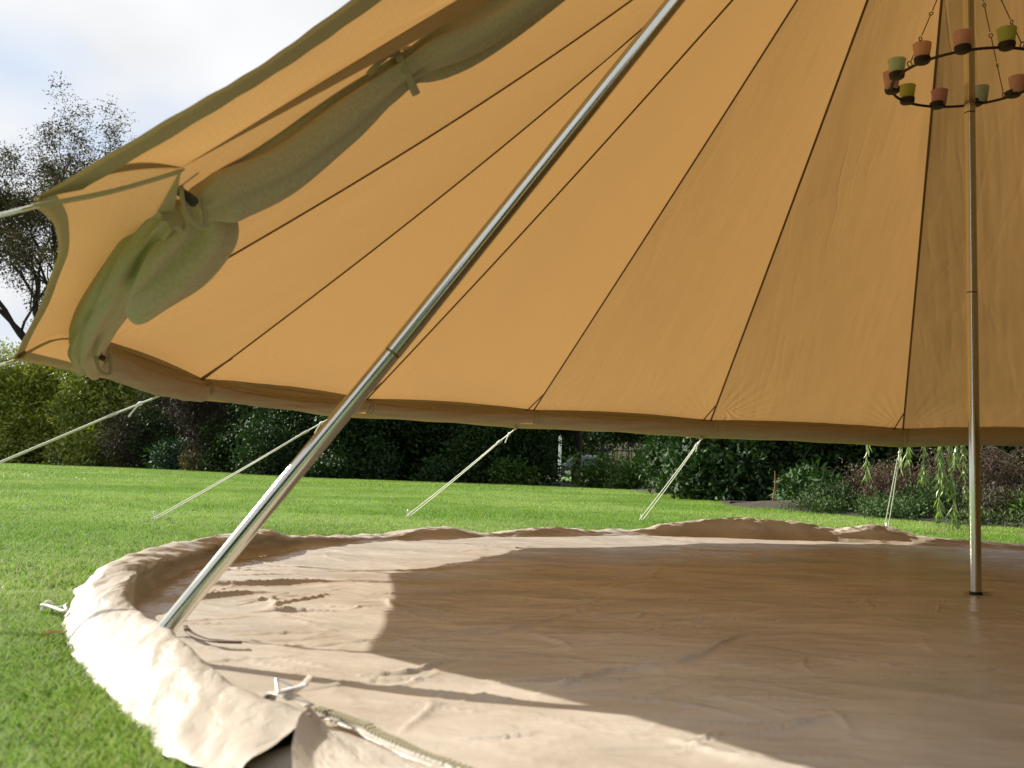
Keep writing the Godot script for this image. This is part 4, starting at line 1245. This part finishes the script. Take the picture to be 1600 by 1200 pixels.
	part("twig", MB.new().bar(Vector3(0.02, 0.2, 0), Vector3(0.10, 0.36, 0.03), 0.004, 6, 0.002), mat(Color(0.18, 0.09, 0.05), 0.8), sp)
	var ed := thing("bed_edging", "dark flat plank laid on the bare soil behind the sapling", "plank", Vector3(2.9, 0.03, -11.6))
	part("board", MB.new().box(Vector3.ZERO, Vector3(0.30, 0.02, 0.12), Basis(Vector3.UP, 0.15)), M.bark_dark, ed)
	part("soil_heap", MB.new().grid(20, 12, func(u: float, s: float) -> Vector3:
		return Vector3(lerpf(-0.45, 1.2, u), 0.10 * sin(PI * u) * sin(PI * s) + 0.01 * sin(u * 30.0) * sin(s * 17.0) - 0.03, lerpf(-0.3, 1.3, s) + u * 0.7), 1.0, 1.0, true), M.soil, ed)
	for q in [[-7.0, 13.0, 7.5, 8.5, 350, "unseen tree added at the left behind the camera to screen the sky"], [0.5, 15.0, 8.0, 9.5, 351, "unseen tree added straight behind the camera to screen the sky"], [8.0, 12.0, 7.5, 8.5, 352, "unseen tree added at the right behind the camera to screen the sky"]]:  # unseen trees added behind the camera to dim skylight through the door
		shrub("sky_screen_tree", q[5], "tree", Vector3(q[0], 0, q[1]), Vector3(q[2], q[3], 6.0), 2200, clump(214, 14, 0.5, 0.26, 0.13), dk0, dk1, q[4], "unseen trees added to screen the sky from the door", 0.15, 0.2, 5)
	for q in [[-30.0, -82.0, 353, "leftmost tree of the far dark row"], [-16.0, -80.0, 354, "far dark tree behind the slanting pole"], [-3.0, -82.0, 355, "far dark tree behind the middle guy rope"], [0.5, -78.0, 356, "far dark tree behind the parked car"], [19.0, -80.0, 357, "rightmost tree of the far dark row"]]:
		shrub("far_tree", q[3], "tree", Vector3(q[0], 0, q[1]), Vector3(15.0, 8.5, 5.0), 1900, clump(215, 14, 0.7, 0.34, 0.17), dk0, dk1, q[2], "row of far dark trees", 0.0, 0.25, 6)
	build_bare_tree()
	build_trunk_tree()
	build_willow()


func build_bare_tree() -> void:
	var r := RandomNumberGenerator.new()
	r.seed = 17
	var t := thing("old_tree", "tall thin leaved tree with dark twisting limbs against the white sky", "tree", Vector3(-22.8, 0, -45.0))
	t.scale = Vector3(1.2, 1.2, 1.2)
	var wood := MB.new()
	var tips := PackedVector3Array()
	var trunk := bezier(PackedVector3Array([Vector3(0, -0.1, 0), Vector3(0.1, 1.5, 0), Vector3(0.3, 3.2, 0.1), Vector3(0.75, 5.2, 0)]), 14)
	wood.tube(trunk, 0.36, 16, 0.22)
	for q in [[3.9, Vector3(1.0, 0.5, 0.2), 2.4, 0.12], [3.4, Vector3(0.9, 0.35, 0.4), 2.0, 0.11], [3.4, Vector3(-0.8, 0.5, 0.2), 2.6, 0.12], [4.3, Vector3(-0.6, 0.8, -0.2), 2.8, 0.13], [5.2, Vector3(0.15, 1.0, 0.1), 2.9, 0.16], [5.2, Vector3(0.75, 0.85, -0.1), 3.0, 0.15], [5.0, Vector3(-0.5, 0.9, 0.3), 2.8, 0.14], [4.6, Vector3(1.0, 0.6, 0.1), 3.0, 0.13], [4.8, Vector3(0.5, 0.95, 0.4), 3.2, 0.12], [5.1, Vector3(-0.2, 1.0, -0.5), 3.0, 0.12], [4.2, Vector3(0.9, 0.75, -0.4), 2.8, 0.11], [3.7, Vector3(0.8, 0.5, 0.6), 2.4, 0.10], [4.4, Vector3(-0.9, 0.6, 0.3), 2.8, 0.11]]:
		var hgt: float = q[0]
		var s := clampf(hgt / 5.3, 0.0, 1.0)
		limb(wood, at_path(trunk, s), (q[1] as Vector3).normalized(), q[2], q[3], 5, r, tips, 2, 0.7, 0.06)
	part("trunk", wood, M.bark_dark, t)
	var mesh := clump(211, 10, 0.30, 0.115, 0.052)
	var xf := []
	var cols := PackedColorArray()
	for p in tips:
		for i in 5:
			if p.y < 4.5 and r.randf() < 0.75:
				continue
			xf.append(Transform3D(Basis(Vector3(r.randfn(), r.randfn(), r.randfn()).normalized(), r.randf() * TAU), p + Vector3(r.randfn(), r.randfn(), r.randfn()) * 0.16))
			cols.append(Color(0.05, 0.06, 0.025).lerp(Color(0.10, 0.06, 0.035), r.randf()))
	multi("foliage", mesh, M.leaf, xf, cols, t).set_meta("kind", "stuff")
	print("bare tree tips ", tips.size(), " clumps ", xf.size(), " verts ", wood.v.size())


func build_trunk_tree() -> void:
	for q in [[1.75, -25.5, 0.12, 401, "tree with a slim dark trunk beside the white post"], [7.1, -18.4, 0.13, 402, "tree with a dark trunk deep behind the bushes on the right"], [-4.2, -30.5, 0.2, 403, "tall dark tree rising behind the middle of the hedge"]]:
		var r := RandomNumberGenerator.new()
		r.seed = q[3]
		var t := thing("hedge_tree", q[4], "tree", Vector3(q[0], 0, q[1]), "dark trees in the hedge")
		var wood := MB.new()
		var tips := PackedVector3Array()
		var trunk := bezier(PackedVector3Array([Vector3(0, -0.1, 0), Vector3(0.05, 1.2, 0), Vector3(-0.05, 2.6, 0), Vector3(0.1, 4.2, 0.1)]), 10)
		wood.tube(trunk, q[2], 12, (q[2] as float) * 0.6)
		for i in 9:
			var a := TAU * i / 9.0 + r.randf()
			limb(wood, at_path(trunk, r.randf_range(0.42, 1.0)), Vector3(cos(a), r.randf_range(0.1, 0.9), sin(a)).normalized(), 1.6, 0.07, 2, r, tips, 3, 0.8, 0.05)
		part("trunk", wood, M.bark_dark, t)
		var xf := []
		var cols := PackedColorArray()
		for p in tips:
			for i in 5:
				xf.append(Transform3D(Basis(Vector3(r.randfn(), r.randfn(), r.randfn()).normalized(), r.randf() * TAU), p + Vector3(r.randfn(), r.randfn(), r.randfn()) * 0.35))
				cols.append(Color(0.016, 0.035, 0.012).lerp(Color(0.04, 0.08, 0.02), r.randf()))
		multi("foliage", clump(212, 14, 0.25, 0.13, 0.06), M.leaf, xf, cols, t).set_meta("kind", "stuff")


func build_willow() -> void:
	var r := RandomNumberGenerator.new()
	r.seed = 55
	var t := thing("willow_tree", "weeping willow whose long leafy twigs hang down beside the centre pole", "tree", Vector3(6.6, 0, -7.6))
	var trunk := bezier(PackedVector3Array([Vector3(0, -0.1, 0), Vector3(-0.1, 1.2, 0), Vector3(-0.3, 2.4, 0.1), Vector3(-0.5, 3.4, 0)]), 12)
	part("trunk", MB.new().tube(trunk, 0.2, 14, 0.13), M.bark, t)
	var tops := [Vector3(-3.45, 3.0, 0.45), Vector3(-2.75, 3.3, 0.9), Vector3(-1.6, 3.4, 0.2), Vector3(-3.6, 2.9, -0.3)]
	for q in tops:
		part("limb", MB.new().tube(bezier(PackedVector3Array([trunk[-1], trunk[-1].lerp(q, 0.4) + Vector3(0, 0.8, 0), trunk[-1].lerp(q, 0.75) + Vector3(0, 0.65, 0), q]), 16), 0.09, 8, 0.02), M.bark, t)
	var cx := []
	var cc := PackedColorArray()
	for i in 2600:
		var d := Vector3(r.randfn(), r.randfn(), r.randfn()).normalized() * pow(r.randf(), 0.35)
		if d.y < -0.45:
			continue
		var q := Vector3(d.x * 3.6, 5.4 + d.y * 2.9, d.z * 3.0)
		cx.append(Transform3D(Basis(Vector3.UP, r.randf() * TAU), q))
		cc.append(Color(0.06, 0.10, 0.03).lerp(Color(0.11, 0.16, 0.05), r.randf()))
	for i in 7:
		var a := TAU * i / 7.0
		part("limb", MB.new().tube(bezier(PackedVector3Array([trunk[-1] - Vector3(0, 0.4, 0), Vector3(cos(a) * 1.0 - 0.3, 4.8, sin(a) * 1.0), Vector3(cos(a) * 2.2, 6.2 + 0.6 * sin(a * 3.0), sin(a) * 2.0)]), 10), 0.08, 8, 0.02), M.bark, t)
	multi("foliage", clump(213, 16, 0.26, 0.13, 0.02, 1.6), M.leaf, cx, cc, t).set_meta("kind", "stuff")
	# (place of the twig, the height where it ends, share of leaves)
	var hang := [[-3.52, 0.42, 0.62, 1.0], [-3.44, 0.50, 0.36, 1.0], [-3.38, 0.47, 0.55, 1.0], [-3.33, 0.52, 0.30, 0.9], [-3.28, 0.44, 0.75, 1.0], [-3.62, 0.40, 0.72, 0.7], [-3.70, 0.46, 0.70, 0.5], [-3.24, 0.5, 0.5, 0.6],
		[-2.86, 0.62, 0.12, 0.45], [-2.70, 0.7, 0.10, 0.8], [-2.62, 0.75, 0.35, 1.0], [-2.56, 0.66, 0.20, 1.0], [-2.50, 0.8, 0.05, 1.0], [-2.42, 0.7, 0.45, 1.0], [-2.30, 0.75, 0.30, 1.0], [-2.15, 0.6, 0.25, 1.0], [-2.0, 0.5, 0.4, 1.0], [-3.86, 0.2, 0.62, 0.6]]
	for h in hang:
		var best: Vector3 = tops[0]
		var foot := Vector3(h[0], h[2] - 0.24, h[1])
		for q in tops:
			if (q as Vector3).distance_to(Vector3(h[0], 3.1, h[1])) < best.distance_to(Vector3(h[0], 3.1, h[1])):
				best = q
		var top := Vector3(lerpf(best.x, foot.x, 0.6), best.y - 0.05, lerpf(best.z, foot.z, 0.6))
		var path := bezier(PackedVector3Array([best, top, foot.lerp(top, 0.5) + Vector3(r.randfn() * 0.03, 0, r.randfn() * 0.03), foot]), 24)
		var twig := MB.new().tube(path, 0.006, 5, 0.0022)
		var o := part("hanging_twig", twig, mat(Color(0.28, 0.20, 0.03), 0.7) if h[3] < 0.5 else M.willow_twig, t)
		var lf := MB.new()
		var k := int(230 * h[3])
		for i in k:
			var s := 1.0 - r.randf() * 0.6
			var b := at_path(path, s)
			var a := r.randf() * TAU
			var dir := (Vector3(cos(a), 0, sin(a)) * r.randf_range(0.15, 0.55) + Vector3(0, -0.9, 0)).normalized()
			var side := dir.cross(Vector3(r.randfn(), r.randfn() * 0.4, r.randfn())).normalized()
			lf.leaf(b, dir, side, r.randf_range(0.06, 0.115), r.randf_range(0.010, 0.015), 0.3)
		part("leaves", lf, M.willow_leaf, o).set_meta("kind", "stuff")


# ---------------------------------------------------------------- things behind the hedge

func build_behind() -> void:
	# railings
	var f := thing("railing_fence", "dark iron railings standing behind weeds in the gap of the hedge", "fence", Vector3(2.1, 0, -22.9))
	for i in 24:
		part("railing", MB.new().bar(Vector3(i * 0.115, 0, -i * 0.01), Vector3(i * 0.115, 0.98, -i * 0.01), 0.011, 6).bar(Vector3(i * 0.115, 0.98, -i * 0.01), Vector3(i * 0.115, 1.05, -i * 0.01), 0.013, 6, 0.002), M.black_paint, f)
	for y in [0.14, 0.88]:
		part("rail", MB.new().box(Vector3(1.32, y, -0.115), Vector3(1.40, 0.014, 0.008), Basis(Vector3.UP, 0.087)), M.black_paint, f)
	var p := thing("white_post", "slim white post seen through the dark hedge", "post", Vector3(2.0, 0, -38.5))
	part("post", MB.new().lathe(Vector3.ZERO, PackedVector2Array([Vector2(0.06, -0.1), Vector2(0.055, 1.75), Vector2(0.045, 1.80), Vector2(0.002, 1.82)]), 14), M.white_paint, p)
	part("base_collar", MB.new().lathe(Vector3.ZERO, PackedVector2Array([Vector2(0.09, 0.0), Vector2(0.09, 0.10), Vector2(0.06, 0.14)]), 14), M.white_paint, p)
	# parked car
	var car := thing("parked_car", "dark blue parked car glimpsed behind the railings", "car", Vector3(5.0, 0, -62.0))
	var body := func(u: float, s: float) -> Vector3:
		var x := lerpf(-2.05, 2.05, u)
		var roofy: float = 0.82 + 0.63 * smoothstep(-1.75, -0.75, x) * (1.0 - smoothstep(0.65, 1.35, x)) - 0.12 * smoothstep(1.3, 2.05, x) - 0.05 * smoothstep(-1.6, -2.05, x)
		var a := lerpf(-PI * 0.5, PI * 1.5, s)
		var c := cos(a)
		var sn := sin(a)
		var z := signf(c) * pow(absf(c), 0.45) * (0.84 - 0.14 * clampf((0.22 + sn) * 1.0, 0.0, 1.0) * (1.0 if roofy > 1.2 else 0.2)) * (1.0 - 0.12 * pow(absf(x) / 2.05, 4.0))
		var mid := (roofy + 0.28) * 0.5
		return Vector3(x, mid + signf(sn) * pow(absf(sn), 0.5) * (roofy - 0.28) * 0.5 * (1.0 - 0.25 * pow(absf(x) / 2.05, 10.0)), z)
	part("body", MB.new().grid(60, 36, body, 1.0, 1.0, true), M.car_paint, car)
	for q in [[-1.15, -0.1, 0.79], [0.0, 0.95, 0.79]]:
		for sd in [-1.0, 1.0]:
			part("side_window", MB.new().grid(4, 3, func(u: float, s: float) -> Vector3: return Vector3(lerpf(q[0] + 0.22 * s, q[1] - 0.18 * s, u), lerpf(0.93, 1.30, s), sd * (0.80 - 0.10 * s)), 1.0, 1.0, sd > 0), M.car_glass, car)
	for x in [-1.3, 1.3]:
		for sd in [-1.0, 1.0]:
			var w := part("wheel", MB.new().bar(Vector3(x, 0.31, sd * 0.66), Vector3(x, 0.31, sd * 0.86), 0.31, 24), M.black, car)
			part("rim", MB.new().bar(Vector3(x, 0.31, sd * 0.855), Vector3(x, 0.31, sd * 0.868), 0.19, 18), M.steel, w)
	for sd in [-1.0, 1.0]:
		part("headlight", MB.new().box(Vector3(2.0, 0.66, sd * 0.58), Vector3(0.03, 0.07, 0.16)), M.white_paint, car)
	# house
	var h := thing("house", "pale beige house glimpsed through gaps in the dark hedge", "house", Vector3(12.0, 0, -92.0))
	var wall := part("wall", MB.new().box(Vector3(0, 3.0, 0), Vector3(9.0, 3.0, 4.0)), M.render_wall, h)
	part("roof", MB.new().grid(2, 2, func(u: float, s: float) -> Vector3: return Vector3(lerpf(-9.4, 9.4, u), 6.0 + 2.6 * (1.0 - absf(s * 2.0 - 1.0)), lerpf(4.5, -4.5, s)), 1.0, 1.0), M.roof_tile, h)
	for i in 5:
		for y in [1.7, 4.4]:
			var w := part("window", MB.new().box(Vector3(-7.0 + i * 3.5, y, 4.02), Vector3(0.65, 0.75, 0.06)), M.white_paint, wall)
			part("pane", MB.new().box(Vector3(-7.0 + i * 3.5, y, 4.07), Vector3(0.55, 0.65, 0.03)), M.car_glass, h)


func make_sky() -> PanoramaSkyMaterial:
	var im := Image.create(1024, 512, false, Image.FORMAT_RGBF)
	var n := noise(91, 1.15, FastNoiseLite.TYPE_SIMPLEX_SMOOTH, 6)
	var n2 := noise(92, 2.6, FastNoiseLite.TYPE_SIMPLEX_SMOOTH, 5)
	for y in 512:
		var el := PI * 0.5 - PI * (y + 0.5) / 512.0
		for x in 1024:
			var az := TAU * (x + 0.5) / 1024.0
			var d := Vector3(cos(el) * sin(az), sin(el), cos(el) * cos(az))
			var c := Color(0.42, 0.52, 0.66)
			if d.y > -0.02:
				var hgt := maxf(d.y, 0.0)
				var blue := Color(0.78, 0.93, 1.16).lerp(Color(0.90, 1.0, 1.16), pow(1.0 - hgt, 3.0))
				var p := d / (hgt * 0.8 + 0.35)
				var cl := smoothstep(-0.55, 0.05, n.get_noise_3d(p.x, p.y, p.z) + 0.35 * n2.get_noise_3d(p.x, p.y, p.z) + 0.05)
				var white := Color(1.22, 1.23, 1.25) * (0.92 + 0.16 * n2.get_noise_3d(p.x + 9.0, p.y, p.z))
				c = blue.lerp(white, cl * 0.95)
			im.set_pixel(x, y, c)
	var m := PanoramaSkyMaterial.new()
	m.panorama = ImageTexture.create_from_image(im)
	return m


func _ready() -> void:
	rng.seed = 7
	# camera: crouched just outside the door
	var cam := Camera3D.new()
	cam.name = "camera"
	cam.position = Vector3(0, 0.338, 0)
	cam.basis = Basis(Vector3(0.99953, 0.03054, 0.00274), Vector3(-0.03066, 0.99553, 0.08938), Vector3(0.0, -0.08942, 0.99599)).orthonormalized()
	cam.far = 2000.0
	cam.near = 0.02
	var ca := CameraAttributesPhysical.new()
	ca.frustum_focal_length = 30.0
	ca.frustum_focus_distance = 5.0
	ca.frustum_near = 0.02
	ca.frustum_far = 2000.0
	ca.exposure_aperture = 6.5
	cam.attributes = ca
	cam.fov = 43.6
	add_child(cam)
	# sky and light
	var e := Environment.new()
	e.background_mode = Environment.BG_SKY
	e.sky = Sky.new()
	e.sky.sky_material = make_sky()
	e.background_energy_multiplier = 0.40
	e.tonemap_mode = Environment.TONE_MAPPER_LINEAR
	e.tonemap_exposure = 2.05
	e.sdfgi_enabled = true
	e.ssao_enabled = true
	e.ssil_enabled = true
	var we := WorldEnvironment.new()
	we.name = "world_environment"
	we.environment = e
	add_child(we)
	var sun := DirectionalLight3D.new()
	sun.name = "sun"
	sun.light_color = Color(1.0, 0.97, 0.92)
	sun.light_energy = 1.6
	sun.light_angular_distance = 0.5
	sun.shadow_enabled = true
	add_child(sun)
	sun.look_at_from_position(Vector3.ZERO, Vector3(1.68, -1.0, 0.92), Vector3.UP)

	make_materials()
	M.willow_leaf = mat(Color(0.17, 0.24, 0.09), 0.38, {"backlight_enabled": true, "backlight": Color(0.16, 0.26, 0.03).linear_to_srgb()})
	M.willow_twig = mat(Color(0.16, 0.14, 0.04), 0.7)
	M.black_paint = mat(Color(0.012, 0.012, 0.014), 0.4)
	M.white_paint = mat(Color(0.8, 0.8, 0.78), 0.5)
	M.car_paint = mat(Color(0.006, 0.01, 0.03), 0.3, {"clearcoat_enabled": true, "clearcoat": 1.0, "clearcoat_roughness": 0.05})
	M.car_glass = mat(Color(0.02, 0.025, 0.03), 0.08)
	M.render_wall = mat(Color(0.50, 0.40, 0.28), 0.9)
	M.roof_tile = mat(Color(0.16, 0.08, 0.06), 0.9)
	build_lawn()
	build_tent()
	build_poles()
	build_sheet()
	build_guys()
	build_ring()
	build_plants()
	build_behind()
